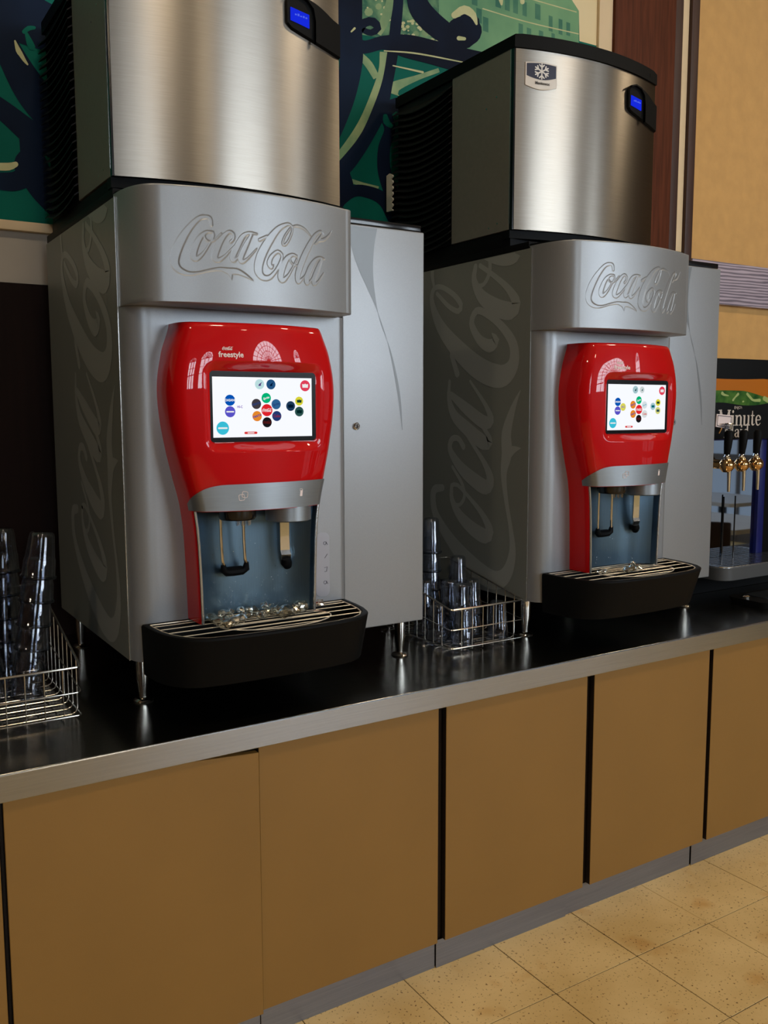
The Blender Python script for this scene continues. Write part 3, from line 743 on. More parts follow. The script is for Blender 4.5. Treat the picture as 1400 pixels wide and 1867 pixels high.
def dispenser(which, label):
    off = Vector(((which-1)*DX, (which-1)*DY, 0))
    root = empty('soda_dispenser', O+off, label, 'soda dispenser', 'soda dispensers on the worktop')
    def P(name, builder, m, parent=None, smooth=True, lab=None):
        key = name+'|'+(parent.name.split('.')[0] if parent else '')
        par = parent or root
        k = P.count.get(name, 0); P.count[name] = k+1; ck = (name, k)
        if ck in CACHE: o = link(name, CACHE[ck], None, par)
        else:
            bm = builder(); o = from_bm(name, bm, m, par, smooth=smooth); CACHE[ck] = o.data
        if lab: o['label'] = lab
        return o
    P.count = {}
    def B(*a, bev=0., seg=2):
        def f():
            bm = bmesh.new(); box(bm, a[0]-O.x, a[1]-O.x, a[2]-O.y, a[3]-O.y, a[4]-O.z, a[5]-O.z, bev, seg); return bm
        return f
    # carcass and panels
    P('cabinet', B(.182, 1.068, .29, 1.018, .995, 2.15), BLACK, smooth=False)
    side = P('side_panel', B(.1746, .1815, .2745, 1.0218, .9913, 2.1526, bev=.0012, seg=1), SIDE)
    def side_logo():
        bm = bmesh.new(); s = 3.52
        fn = lambda x, z: (.1740-O.x, .314+(z-1.9471)*s-O.y, 1.0065+(x-.2555)*s-O.z)
        for i_, st in enumerate(LOGO_M): ribbon(bm, st, .0035, lambda x, z, i_=i_: (fn(x, z)[0]-i_*2e-5, *fn(x, z)[1:]))
        bmesh.ops.bisect_plane(bm, geom=bm.verts[:]+bm.edges[:]+bm.faces[:], plane_co=(0, 0, 2.150-O.z), plane_no=(0, 0, 1), clear_outer=True)
        bmesh.ops.bisect_plane(bm, geom=bm.verts[:]+bm.edges[:]+bm.faces[:], plane_co=(0, 1.018-O.y, 0), plane_no=(0, 1, 0), clear_outer=True)
        return bm
    P('side_logo', side_logo, DECAL, side, smooth=False, lab='large pale script lettering running up the side panel')
    P('panel_edge', B(.1744, .1762, .2728, .2744, .9913, 2.1526), EDGE, smooth=False)  # light caught on the panel's front edge, put in as a brighter strip
    def door():
        pts = [(.1785, .289), (.1785, .276)]
        for k in range(11):
            a = k/10*PI/2; pts.append((.1785+.062*(1-math.cos(a)), .276-(.276-YD)*math.sin(a)))
        for k in range(9):
            a = k/8*PI/2; pts.append((.768+.022*math.sin(a), YD+.022*(1-math.cos(a))))
        pts.append((.790, .289)); bm = bmesh.new(); prism(bm, [(x-O.x, y-O.y) for x, y in pts], .9935-O.z, 1.8885-O.z); return bm
    dr = P('door', door, SILVER)
    P('hood', cowl_mesh, SILVER, lab='bowed silver hood with pressed script lettering')
    rp = P('right_panel', B(.797, 1.0749, .2434, 1.0218, .9913, 2.1515, bev=.005, seg=3), SILVER)
    def swoosh():
        Lf = [(.828, 2.084), (.851, 2.028), (.882, 1.972), (.913, 1.914), (.949, 1.822), (.9816, 1.680), (.997, 1.575)]
        Rt = [(.912, 2.1465), (.902, 2.097), (.8977, 2.032), (.9038, 1.967), (.921, 1.888), (.961, 1.796), (.990, 1.68), (.999, 1.575)]
        l = catmull([(*p, 1) for p in [(.812, 2.1465)]+Lf], .01); r = catmull([(*p, 1) for p in Rt], .01); n = 60; bm = bmesh.new(); rows = []
        for k in range(n+1):
            a = l[int(k/n*(len(l)-1))]; b = r[int(k/n*(len(r)-1))]
            rows.append((bm.verts.new((a[0]-O.x, .2429-O.y, a[1]-O.z)), bm.verts.new((b[0]-O.x, .2429-O.y, b[1]-O.z))))
        for a, b in zip(rows, rows[1:]): bm.faces.new((a[0], a[1], b[1], b[0]))
        return bm
    P('swoosh_print', swoosh, SWOOSH, rp, smooth=False, lab='darker grey ribbon swoosh print')
    def lock():
        bm = bmesh.new(); tube(bm, [Vector((.8391, .2435, 1.588))-O, Vector((.8391, .238, 1.588))-O, Vector((.8391, .2365, 1.588))-O], [.0105, .0105, .0085], 20); return bm
    lk = P('lock', lock, CHROME, rp)
    P('keyhole', B(.8379, .8403, .2359, .2366, 1.583, 1.593), BLACKG, lk, smooth=False)
    P('top_plate', B(.1765, 1.0735, .29, 1.019, 2.1535, 2.176, bev=.003), BLACK)
    def hoodcap():
        bm = bmesh.new(); pts = [(.182, .289), (.20, .215), (.235, .165), (.262, .14), (.475, .098), (.735, .138), (.757, .155), (.757, .289)]
        prism(bm, [(x-O.x, y-O.y) for x, y in pts], 2.1602-O.z, 2.168-O.z); return bm
    P('hood_cap', hoodcap, BLACK)
    P('front_trim', B(.80, 1.07, .252, .2898, 2.1535, 2.172, bev=.003), BLACKG)
    # fascia
    fas = P('fascia', fascia_mesh, RED, lab='glossy red bottle-shaped fascia')
    def wordmark():
        me = text_mesh('freestyle', .0185, bold=.0004); bm = bmesh.new(); bm.from_mesh(me)
        for v in bm.verts:
            x = .389+v.co.x*.95; z = 1.768+v.co.y; y = .064+.046*((x-XC)/hw(z))**2+ftilt(z)-.0006
            v.co = Vector((x, y, z))-O
        return bm
    P('wordmark', wordmark, WHITE_PRINT, fas, smooth=False, lab='small white freestyle lettering')
    def minilogo():
        bm = bmesh.new(); s = .026/.434
        for st in LOGO_M:
            st2 = [(.368+(x-.2555)*s, 1.7785+(z-1.945)*s, max(w*s*1.2, .0005)) for x, z, w in st]
            ribbon(bm, st2, .0006, lambda x, z: (x-O.x, .064+.046*((x-XC)/hw(z))**2+ftilt(z)-.0006-O.y, z-O.z))
        return bm
    P('script_mark', minilogo, WHITE_PRINT, fas, smooth=False, lab='tiny white script lettering')
    # screen
    def bezel():
        bm = bmesh.new(); plate_xz(bm, [(x-O.x, z-O.z) for x, z in rrect(.3385, .6285, 1.556, 1.7295, .010)], .0912-O.y, .0945-O.y); return bm
    bz = P('screen_bezel', bezel, mat('bezel_black', (.004, .004, .005), .25, spec=.12), smooth=False)
    P('display', B(SX0, SX1, SY-O.y+O.y, SY+.0006, SZ0, SZ1), emis('screen_white', (.93, .95, 1.0), 1.25), bz, smooth=False, lab='lit white touch screen')
    for n_, (u, v, r, col, mk, mc) in enumerate(screen_icons(which)):
        x = SX0+u*(SX1-SX0); z = SZ1-v*(SZ1-SZ0); R = r*(SX1-SX0)
        bm = bmesh.new()
        if R:
            plate_xz(bm, [(x+R*math.cos(k*PI/14)-O.x, z+R*math.sin(k*PI/14)-O.z) for k in range(28)], SY-.0007-O.y, SY-.0002-O.y)
            ic = from_bm('screen_icon', bm, emis('icon_%.2f_%.2f_%.2f' % col, col, 1.0), bz, smooth=False); host = ic
        else: bm.free(); host = bz; R = .011
        em = emis('mark_%.2f_%.2f_%.2f' % mc, mc, 1.0); ym_ = SY-.0011
        if mk in ('DASANI', 'Sprite', 'fanta', 'HI-C', 'Coke'):
            s = {'DASANI': 'DASANI', 'Sprite': 'Sprite', 'fanta': 'FANTA', 'HI-C': 'HI-C', 'Coke': 'Coke'}[mk]
            me = text_mesh(s, R*(.62 if len(s) > 4 else .75), bold=R*.02); sl = .25 if mk in ('Sprite', 'fanta') else 0
            to_wall(me, lambda a, b: (x+a*.9-O.x, ym_-O.y, z+b+a*sl-O.z)); link('icon_mark', me, em, host)
        elif mk == 'logo':
            bm = bmesh.new(); s = 1.8*R/.434
            for st in LOGO_M: ribbon(bm, [(x-.9*R+(a-.2555)*s, z+(b-2.02)*s, max(w*s*1.1, .0004)) for a, b, w in st], .0008, lambda a, b: (a-O.x, ym_-O.y, b-O.z))
            from_bm('icon_mark', bm, em, host, smooth=False)
        else:
            bm = bmesh.new()
            if mk == 'bar': plate_xz(bm, [(a-O.x, b-O.z) for a, b in rrect(x-.75*R, x+.75*R, z-.13*R, z+.13*R, .1*R, 3)], ym_-O.y, ym_+.0003-O.y)
            elif mk == 'label':
                plate_xz(bm, [(a-O.x, b-O.z) for a, b in ((x-.55*R, z-.35*R), (x+.55*R, z-.35*R), (x+.6*R, z+.3*R), (x+.2*R, z+.25*R), (x, z+.4*R), (x-.2*R, z+.25*R), (x-.6*R, z+.3*R))], ym_-O.y, ym_+.0003-O.y)
            else:
                plate_xz(bm, [(a-O.x, b-O.z) for a, b in ((x-.25*R, z-.35*R), (x+.3*R, z-.3*R), (x+.25*R, z), (x+.55*R, z+.45*R), (x+.05*R, z+.15*R), (x-.2*R, z-.05*R))], ym_-O.y, ym_+.0003-O.y)
            from_bm('icon_mark', bm, em, host, smooth=False)
    bm = bmesh.new(); x = SX0+.365*(SX1-SX0); z = SZ1-.93*(SZ1-SZ0)
    plate_xz(bm, [(a-O.x, b-O.z) for a, b in rrect(x-.0175, x+.0175, z-.003, z+.003, .0028, 3)], SY-.0007-O.y, SY-.0002-O.y)
    tb = from_bm('screen_button', bm, emis('button_red', (.85, .06, .06), 1.0), bz, smooth=False)
    bm = bmesh.new(); plate_xz(bm, [(x-.009-O.x, z-.0013-O.z), (x+.009-O.x, z-.0013-O.z), (x+.009-O.x, z+.0013-O.z), (x-.009-O.x, z+.0013-O.z)], SY-.001-O.y, SY-.0008-O.y)
    from_bm('icon_mark', bm, emis('mark_1.00_1.00_1.00', (1, 1, 1), 1.0), tb, smooth=False)
    # steel band with ice and glass pictograms
    band = P('dispense_band', band_mesh, STEEL2, lab='brushed steel band over the nozzles')
    def by(x, z): return .0605+.046*((x-XC)/(hw(z)+.0021))**2-.0006
    def ice_pict():
        bm = bmesh.new()
        for cx, cz, a in ((.4065, 1.4195, .12), (.4145, 1.4265, -.12)):
            q = [(px*math.cos(a)-pz*math.sin(a), px*math.sin(a)+pz*math.cos(a)) for px, pz in rrect(-.0068, .0068, -.0072, .0072, .003, 3)]
            tube(bm, [Vector((cx+px, by(cx+px, cz+pz), cz+pz))-O for px, pz in q], .0008, 4, True)
        return bm
    P('ice_pictogram', ice_pict, WHITE_PRINT, band, smooth=False)
    def glass_pict():
        bm = bmesh.new()
        plate_xz(bm, [(a-O.x, b-O.z) for a, b in ((.5695, 1.414), (.5765, 1.414), (.578, 1.429), (.568, 1.429))], by(.573, 1.42)-O.y, by(.573, 1.42)+.0008-O.y)
        tube(bm, [Vector((.573+.005*math.cos(k*PI/6), by(.573, 1.43), 1.4305+.0022*math.sin(k*PI/6)))-O for k in range(12)], .0006, 4, True); return bm
    P('glass_pictogram', glass_pict, WHITE_PRINT, band, smooth=False)
    # dispensing alcove
    def alcove():
        bm = bmesh.new(); zz = (1.0975, 1.385); rows = []
        for z in np.linspace(*zz, 10):
            w = hw(z)-.0075; row = [(XC-w, .126), (XC-w, .150)]
            for k in range(13):
                s = -1+2*k/12; row.append((XC+s*(w-.0005), .150+.055*(1-abs(s)**3.2)))
            row += [(XC+w, .150), (XC+w, .126)]
            rows.append([bm.verts.new((a-O.x, b-O.y, z-O.z)) for a, b in row])
        grid_faces(bm, rows); return bm
    P('splash_plate', alcove, SPLASH, lab='blue-grey steel splash plate behind the nozzles')
    def edges(sg):
        def f():
            bm = bmesh.new()
            tube(bm, [Vector((XC+sg*(hw(z)-.0055), .1240, z))-O for z in np.linspace(1.098, 1.385, 8)], .0038, 8); return bm
        return f
    P('edge_strip', edges(-1), EDGE); P('edge_strip', edges(1), EDGE)
    def drops():
        bm = bmesh.new(); rnd = random.Random(3)
        for k in range(150):
            s = rnd.uniform(-.85, .85); z = 1.11+rnd.random()**1.6*.2; w = hw(z)-.008; y = .150+.055*(1-abs(s)**3.2)-.0002; r = rnd.uniform(.0006, .0016)
            m4 = Matrix.Translation(Vector((XC+s*w, y, z))-O) @ Matrix.Diagonal((r, r*.6, r*rnd.uniform(1, 1.9), 1))
            bmesh.ops.create_icosphere(bm, subdivisions=1, radius=1, matrix=m4)
        return bm
    dp = P('water_droplets', drops, CLEARP); dp['kind'] = 'stuff'
    def nozzle():
        bm = bmesh.new(); lathe(bm, [(.0, .0), (.044, .0), (.048, .006), (.048, .03), (0, .03)], 24, Vector((.425, .140, 1.357))-O); return bm
    P('nozzle_block', nozzle, BLACKG)
    for k in range(6):
        a = k*PI/3
        def noz(a=a):
            bm = bmesh.new(); c = Vector((.432+.017*math.cos(a), .118+.012*math.sin(a), 0)); tube(bm, [Vector((c.x, c.y, 1.372))-O, Vector((c.x, c.y, 1.35))-O, Vector((c.x, c.y, 1.343))-O], [.0048, .0042, .003], 10); return bm
        P('nozzle_tip', noz, CLEARP)
    def chute():
        bm = bmesh.new(); lathe(bm, [(.0, .003), (.055, .0), (.060, .003), (.060, .045), (0, .045)], 32, Vector((.566, .134, 1.346))-O); return bm
    P('ice_chute', chute, STEEL2)
    def chute_mouth():
        bm = bmesh.new(); lathe(bm, [(0, -.001), (.032, -.001), (.032, .0035), (0, .0035)], 24, Vector((.574, .134, 1.346))-O); return bm
    P('chute_mouth', chute_mouth, BLACK)
    def rod(x):
        def f():
            bm = bmesh.new(); tube(bm, [Vector(q)-O for q in ((x, .160, 1.385), (x+.002, .163, 1.30), (x+.006, .167, 1.25), (x+.011, .171, 1.232))], .0042, 8); return bm
        return f
    lv = P('ice_lever', rod(.386), CHROME); P('lever_rod', rod(.449), CHROME, lv)
    def fork():
        bm = bmesh.new()
        tube(bm, [Vector(q)-O for q in ((.396, .171, 1.236), (.399, .174, 1.222), (.408, .178, 1.2165), (.43, .180, 1.2155), (.452, .178, 1.2165), (.461, .174, 1.222), (.461, .171, 1.238))], [.006, .010, .0125, .013, .0125, .010, .006], 10); return bm
    P('lever_pad', fork, BLACK, lv)
    def wlever():
        bm = bmesh.new(); rows = []
        for x, y, z, w in ((.566, .158, 1.37, .0125), (.567, .160, 1.30, .0125), (.569, .163, 1.262, .013), (.571, .160, 1.250, .0135), (.574, .168, 1.236, .0135)):
            rows.append([bm.verts.new(Vector((x-w, y, z))-O), bm.verts.new(Vector((x+w, y-.003, z))-O), bm.verts.new(Vector((x+w, y+.001, z))-O), bm.verts.new(Vector((x-w, y+.004, z))-O)])
        for a, b in zip(rows, rows[1:]):
            for i in range(4): bm.faces.new((a[i], a[(i+1) % 4], b[(i+1) % 4], b[i]))
        bm.faces.new(rows[0]); bm.faces.new(rows[-1][::-1]); return bm
    wl = P('water_lever', wlever, CHROME, smooth=False)
    def wpad():
        bm = bmesh.new(); tube(bm, [Vector(q)-O for q in ((.573, .167, 1.239), (.577, .171, 1.226), (.584, .176, 1.214))], [.012, .0155, .011], 10); return bm
    P('lever_pad', wpad, BLACK, wl)
    # clear icon plate beside the alcove
    def plate():
        bm = bmesh.new(); plate_xz(bm, [(a-O.x, b-O.z) for a, b in rrect(.690, .7335, 1.110, 1.292, .016)], YD-.0012-O.y, YD-.0002-O.y); return bm
    pl = P('icon_plate', plate, mat('icon_plate', rgb(165, 168, 178), .3, .4), smooth=False)
    def pmarks():
        bm = bmesh.new()
        for z, sh in ((1.262, 0), (1.225, 1), (1.188, 2), (1.150, 0)):
            x, y = .7215, YD-.0018
            if sh == 0:
                tube(bm, [Vector((x-.003+.0045*math.cos(k*PI/5), y, z+.0045*math.sin(k*PI/5)))-O for k in range(10)], .0007, 4, True); tube(bm, [Vector((x+.001, y, z+.004))-O, Vector((x+.006, y, z-.005))-O], .0007, 4)
            elif sh == 1: tube(bm, [Vector((x-.004, y, z-.006))-O, Vector((x+.005, y, z+.006))-O], .0007, 4)
            else: tube(bm, [Vector(q)-O for q in ((x-.005, y, z+.004), (x+.004, y, z+.006), (x+.002, y, z-.007), (x-.004, y, z-.007))], .0007, 4)
        return bm
    P('plate_symbols', pmarks, mat('symbol_grey', rgb(80, 82, 90), .5), pl, smooth=False)
    # drip tray
    tr = P('drip_tray', tray_mesh, BLACK, lab='deep black bow-fronted drip tray')
    for i, (nm, bmw) in enumerate(grill_wires()):
        k = P.count.get(nm, 0)
        P(nm, lambda bmw=bmw: bmw, GRILLW, tr)
    # legs
    for x, y in ((.2265, .336), (1.0562, .345), (.2265, 1.0), (1.0562, 1.0)):
        def leg(x=x, y=y):
            bm = bmesh.new(); lathe(bm, [(0, .131), (.0185, .131), (.0175, .06), (.0125, .026), (.0115, .010), (0, .010)], 20, Vector((x, y, ZC))-O); return bm
        lg = P('leg', leg, CHROME)
        def foot(x=x, y=y):
            bm = bmesh.new(); lathe(bm, [(0, .0), (.0255, 0), (.027, .003), (.024, .007), (.013, .011), (0, .012)], 24, Vector((x, y, ZC))-O); return bm
        P('foot', foot, CHROME, lg)
    return root
d1 = dispenser(1, 'silver soda dispenser with ice heaped on its drip tray, beside tall cup stacks')
d2 = dispenser(2, 'silver soda dispenser with little ice in its tray, standing next to the juice dispenser')

# ================================================================== ICE MACHINES
IO = Vector((.553, .80, 2.1762)); ICACHE = {}
IX0, IX1 = .2154, .8922
def ify(x): s = (x-.554)/.338; return .3665+.056*s*s
LOUV_FIN = []
def ice_machine(which, label):
    off = Vector(((which-1)*DX, (which-1)*DY, 0))
    root = empty('ice_machine', IO+off, label, 'ice machine', 'ice machines on top of the dispensers')
    cnt = {}
    def P(name, builder, m, parent=None, smooth=True, lab=None):
        k = cnt.get(name, 0); cnt[name] = k+1
        if (name, k) in ICACHE: o = link(name, ICACHE[(name, k)], None, parent or root)
        else:
            o = from_bm(name, builder(), m, parent or root, smooth=smooth); ICACHE[(name, k)] = o.data
        if lab: o['label'] = lab
        return o
    def B(*a, bev=0., seg=2):
        def f():
            bm = bmesh.new(); box(bm, a[0]-IO.x, a[1]-IO.x, a[2]-IO.y, a[3]-IO.y, a[4]-IO.z, a[5]-IO.z, bev, seg); return bm
        return f
    def bow(x0, x1, dy, yb, z0, z1, n=24, lip=0.):
        def f():
            pts = [(x0+(x1-x0)*k/n, ify(x0+(x1-x0)*k/n)+dy) for k in range(n+1)]
            pts = pts+[(x1, yb), (x0, yb)]
            bm = bmesh.new(); prism(bm, [(x-IO.x, y-IO.y) for x, y in pts], z0-IO.z, z1-IO.z); return bm
        return f
    P('base', B(IX0+.004, IX1-.004, .435, 1.13, 2.1763, 2.238, bev=.003), BLACK)
    P('front_lip', bow(IX0, IX1, .012, .47, 2.212, 2.2385), BLACK)
    P('housing', B(IX0+.012, IX1-.003, .46, 1.12, 2.2385, 2.845), LOUV, smooth=False)
    sp = P('side_panel', B(IX0, IX0+.0115, .440, .765, 2.2405, 2.832, bev=.001, seg=1), DARKSIDE)
    for y, z in ((.51, 2.69), (.565, 2.665), (.50, 2.27), (.545, 2.262)):
        def screw(y=y, z=z):
            bm = bmesh.new(); tube(bm, [Vector((IX0+.001, y, z))-IO, Vector((IX0-.0012, y, z))-IO], .0028, 8); return bm
        P('screw', screw, CHROME, sp)
    P('corner_post', B(IX0+.0005, IX0+.022, .4225, .4395, 2.2395, 2.844), BLACKG, smooth=False)
    P('corner_bead', B(IX0-.0005, IX0+.001, .4372, .4398, 2.2600, 2.83), EDGE, smooth=False)
    fp = P('front_panel', bow(IX0+.006, IX1, 0, .4595, 2.2395, 2.8215, 40), STEEL, lab='bowed brushed steel front panel')
    def lid():
        bm = bmesh.new(); n = 24
        pts = [(IX0-.002+(IX1+.004-IX0)*k/n, ify(IX0+(IX1-IX0)*k/n)-.006) for k in range(n+1)]+[(IX1+.002, 1.1405), (IX0-.002, 1.1405)]
        lo, hi = prism(bm, [(x-IO.x, y-IO.y) for x, y in pts], 2.823-IO.z, 2.866-IO.z)
        bmesh.ops.bevel(bm, geom=[e for e in bm.edges if e.verts[0] in hi and e.verts[1] in hi], offset=.006, segments=2, affect='EDGES')
        return bm
    ld = P('lid', lid, BLACK)
    def hole():
        bm = bmesh.new(); x = .835; tube(bm, [Vector((x, ify(x)-.0068, 2.842))-IO, Vector((x, ify(x)-.004, 2.842))-IO], .0065, 14); return bm
    P('lid_plug', hole, BLACKG, ld)
    # louvred air grille on the side, bowed fins
    P('grille_back', B(IX0+.008, IX0+.0118, .768, 1.135, 2.2405, 2.822), LOUV, smooth=False)
    nf = 23
    for k in range(nf):
        z = 2.262+k*.0243
        def fin():
            bm = bmesh.new(); rows = []
            for i in range(9):
                y = .769+.385*i/8; b = .030*math.sin(PI*min(1, i/7.2))**.8
                rows.append([bm.verts.new((IX0+.009-IO.x, y-IO.y, .012-b*.35)), bm.verts.new((IX0-.012-b*.25-IO.x, y-IO.y, -.004-b*.9)), bm.verts.new((IX0-.012-b*.25-IO.x, y-IO.y, -.0075-b*.9)), bm.verts.new((IX0+.009-IO.x, y-IO.y, .0065-b*.35))])
            for a, c in zip(rows, rows[1:]):
                for i in range(4): bm.faces.new((a[i], a[(i+1) % 4], c[(i+1) % 4], c[i]))
            bm.faces.new(rows[0]); bm.faces.new(rows[-1][::-1]); return bm
        if not LOUV_FIN:
            o = from_bm('louver_fin', fin(), LOUV, root, smooth=True); LOUV_FIN.append(o.data)
        else: o = link('louver_fin', LOUV_FIN[0], None, root)
        o.location = (0, 0, z-IO.z)
    # control pod with a blue display
    def pod():
        bm = bmesh.new(); n = 14; px0, px1 = .700, .8915
        top = [(px0+(px1-px0)*k/n, 2.776+.012*math.sin(PI*min(1, k/n*1.2))-.026*(k/n)**2-(.014*max(0, 1-k*2.2)**1)) for k in range(n+1)]
        bot = [(px0+(px1-px0)*k/n, 2.692-.037*(k/n)**.8+(.006 if k == 0 else 0)) for k in range(n+1)]
        V = []
        for (x, zt), (_, zb) in zip(top, bot):
            y = ify(x); V.append([bm.verts.new((x-IO.x, yy-IO.y, z-IO.z)) for yy, z in ((y-.001, zb), (y-.010, zb+.004), (y-.011, zt-.004), (y-.001, zt))])
        grid_faces(bm, V); bm.faces.new(V[0]); bm.faces.new(V[-1][::-1]); bm.faces.new([r[0] for r in V]+[r[3] for r in V][::-1])
        return bm
    pd = P('control_pod', pod, BLACK)
    def disp():
        bm = bmesh.new(); q = [(.7085, 2.742), (.7085, 2.7085), (.772, 2.7025), (.772, 2.738)]
        A = [bm.verts.new((x-IO.x, ify(x)-.0135-IO.y, z-IO.z)) for x, z in q]; Bk = [bm.verts.new((x-IO.x, ify(x)-.0095-IO.y, z-IO.z)) for x, z in q]
        bm.faces.new(A); bm.faces.new(Bk[::-1])
        for i in range(4): bm.faces.new((A[i], A[(i+1) % 4], Bk[(i+1) % 4], Bk[i]))
        return bm
    dsp = P('pod_display', disp, emis('blue_lcd', (.010, .028, .85), 1.0), pd, smooth=False, lab='glowing blue display')
    def lcdtxt():
        me = text_mesh('ICE', .010); bm = bmesh.new(); bm.from_mesh(me); bm.verts.ensure_lookup_table()
        bm.clear()
        for i in range(5):
            x = .722+i*.009; h = (.004, .006, .003, .005, .004)[i]; y = ify(x)-.0142
            plate_xz(bm, [(x-IO.x, 2.724-IO.z), (x+.0055-IO.x, 2.724-IO.z), (x+.0055-IO.x, 2.724+h-IO.z), (x-IO.x, 2.724+h-IO.z)], y-IO.y, y+.0005-IO.y)
        return bm
    P('lcd_digits', lcdtxt, emis('lcd_digit', (.10, .16, .95), 1.0), pd, smooth=False)
    def hood():
        bm = bmesh.new(); V = []
        for x, z in ((.703, 2.772), (.73, 2.781), (.765, 2.776), (.785, 2.760), (.792, 2.73), (.792, 2.67)):
            y = ify(x); V.append([bm.verts.new((x-IO.x, yy-IO.y, z-IO.z+dz)) for yy, dz in ((y-.009, -.004), (y-.020, -.004), (y-.020, .001), (y-.009, .002))])
        for a, c in zip(V, V[1:]):
            for i in range(4): bm.faces.new((a[i], a[(i+1) % 4], c[(i+1) % 4], c[i]))
        bm.faces.new(V[0]); bm.faces.new(V[-1][::-1]); return bm
    P('pod_hood', hood, BLACK, pd)
    # emblem plate
    def bmap(x, z, d): return (x-IO.x, ify(x)-d-IO.y, z-IO.z)
    def shield(x0, x1, z0, z1, sag, d0, d1):
        def f():
            n = 8; bm = bmesh.new()
            pts = [(x0+(x1-x0)*k/n, z0-sag*math.sin(PI*k/n)) for k in range(n+1)]+[(x1-(x1-x0)*k/n, z1+sag*.35*math.sin(PI*k/n)) for k in range(n+1)]
            A = [bm.verts.new(bmap(x, z, d0)) for x, z in pts]; Bk = [bm.verts.new(bmap(x, z, d1)) for x, z in pts]
            bm.faces.new(A); bm.faces.new(Bk[::-1])
            for i in range(len(pts)): j = (i+1) % len(pts); bm.faces.new((A[i], A[j], Bk[j], Bk[i]))
            return bm
        return f
    bd = P('badge', shield(.252, .3665, 2.708, 2.780, .012, .004, 0), mat('badge_silver', rgb(200, 190, 178), .35, .4), smooth=False)
    P('badge_field', shield(.256, .3625, 2.738, 2.7765, .010, .0048, .004), mat('badge_navy', rgb(14, 20, 52), .35), bd, smooth=False)
    def flake():
        bm = bmesh.new(); cx, cz = .309, 2.7545
        for k in range(6):
            a = k*PI/3+PI/6; c, s = math.cos(a)*1.1, math.sin(a)
            R_ = .024
            for (q0, q1, w) in (((0, 0), (R_, 0), .0042), ((R_*.55, 0), (R_*.85, R_*.32), .0042), ((R_*.55, 0), (R_*.85, -R_*.32), .0042)):
                p0 = (cx+q0[0]*c-q0[1]*s*1.1, cz+q0[0]*s+q0[1]*c/1.1); p1 = (cx+q1[0]*c-q1[1]*s*1.1, cz+q1[0]*s+q1[1]*c/1.1)
                ribbon(bm, [(*p0, w), ((p0[0]+p1[0])/2, (p0[1]+p1[1])/2, w*1.15), (*p1, w)], .004, lambda x, z: bmap(x, z, .0054))
        return bm
    P('snowflake', flake, mat('flake_white', rgb(216, 212, 208), .4), bd, smooth=False)
    def brand():
        me = text_mesh('Manitowoc', .0128, bold=.0004); bm = bmesh.new(); bm.from_mesh(me)
        for v in bm.verts: v.co = Vector(bmap(.312+v.co.x*.92, 2.7165+v.co.y-.03*(v.co.x)*.3, .0056))
        return bm
    P('badge_lettering', brand, mat('badge_ink', rgb(40, 34, 30), .5), bd, smooth=False, lab='dark Manitowoc lettering')
    return root
im1 = ice_machine(1, 'steel-fronted ice machine on the soda dispenser beside the tall cup stacks')
im2 = ice_machine(2, 'steel-fronted ice machine with emblem plate on the dispenser next to the juice dispenser')
# white notched strip at the rear edge of the second ice machine
x = IX0+DX-.025
pts = [(1.172, 2.427), (1.172, 2.567), (1.150, 2.572), (1.128, 2.562)]
zz = 2.556
for k in range(6): pts += [(1.126, zz), (1.142, zz-.008), (1.128, zz-.015)]; zz -= .0225
pts += [(1.128, 2.425)]
bm = bmesh.new(); A = [bm.verts.new((x-IO.x-DX, y-IO.y, z-IO.z)) for y, z in pts]; Bk = [bm.verts.new((x+.006-IO.x-DX, y-IO.y, z-IO.z)) for y, z in pts]
bm.faces.new(A); bm.faces.new(Bk[::-1])
for i in range(len(pts)): j = (i+1) % len(pts); bm.faces.new((A[i], A[j], Bk[j], Bk[i]))
o = from_bm('notched_bracket', bm, mat('bracket_white', rgb(214, 208, 190), .6), im2, smooth=False); o['label'] = 'white notched plastic strip at the rear of the grille'

# ================================================================== ICE ON THE DRIP TRAYS
ICEM = []
for k in range(4):
    rnd = random.Random(20+k); bm = bmesh.new(); bmesh.ops.create_icosphere(bm, subdivisions=2, radius=1)
    for v in bm.verts: v.co *= rnd.uniform(.72, 1.15)
    me = bpy.data.meshes.new('ice_piece'); bm.to_mesh(me); bm.free(); me.materials.append(ICE); ICEM.append(me)
def ice_pieces(spots, off, lab, grp):
    rnd = random.Random(5)
    for x, y, lev, s in spots:
        o = link('ice_piece', rnd.choice(ICEM)); sz = s*rnd.uniform(.85, 1.1)
        o.scale = (sz*1.25, sz, sz*.85); o.rotation_euler = (0, 0, rnd.uniform(0, 6))
        o.location = (x+off[0], y+off[1], 1.0955+sz*.80+lev); tag(o, lab, 'ice', grp)
S1 = []
rnd = random.Random(11)
for k in range(26):
    x = .355+.026*(k % 13)+rnd.uniform(-.008, .008); y = .135+.03*(k//13)+rnd.uniform(-.012, .012)
    if k >= 13 and x > .60: continue
    S1.append((x, y-.03*(k//13)*1.6+.02, 0, rnd.uniform(.009, .0145)))
for x, y in ((.362, .085), (.375, .075), (.392, .095), (.352, .105), (.41, .10), (.53, .09), (.545, .105), (.47, .11), (.60, .13), (.365, .07)): S1.append((x, y, 0, rnd.uniform(.012, .019)))
for x, y in ((.40, .135), (.43, .14), (.375, .12), (.455, .145), (.50, .14)): S1.append((x, y, .016, rnd.uniform(.009, .013)))
ice_pieces(S1, (0, 0), 'melting ice piece on the drip tray grill below the nozzles', 'ice heaped on the drip tray near the tall cup stacks')
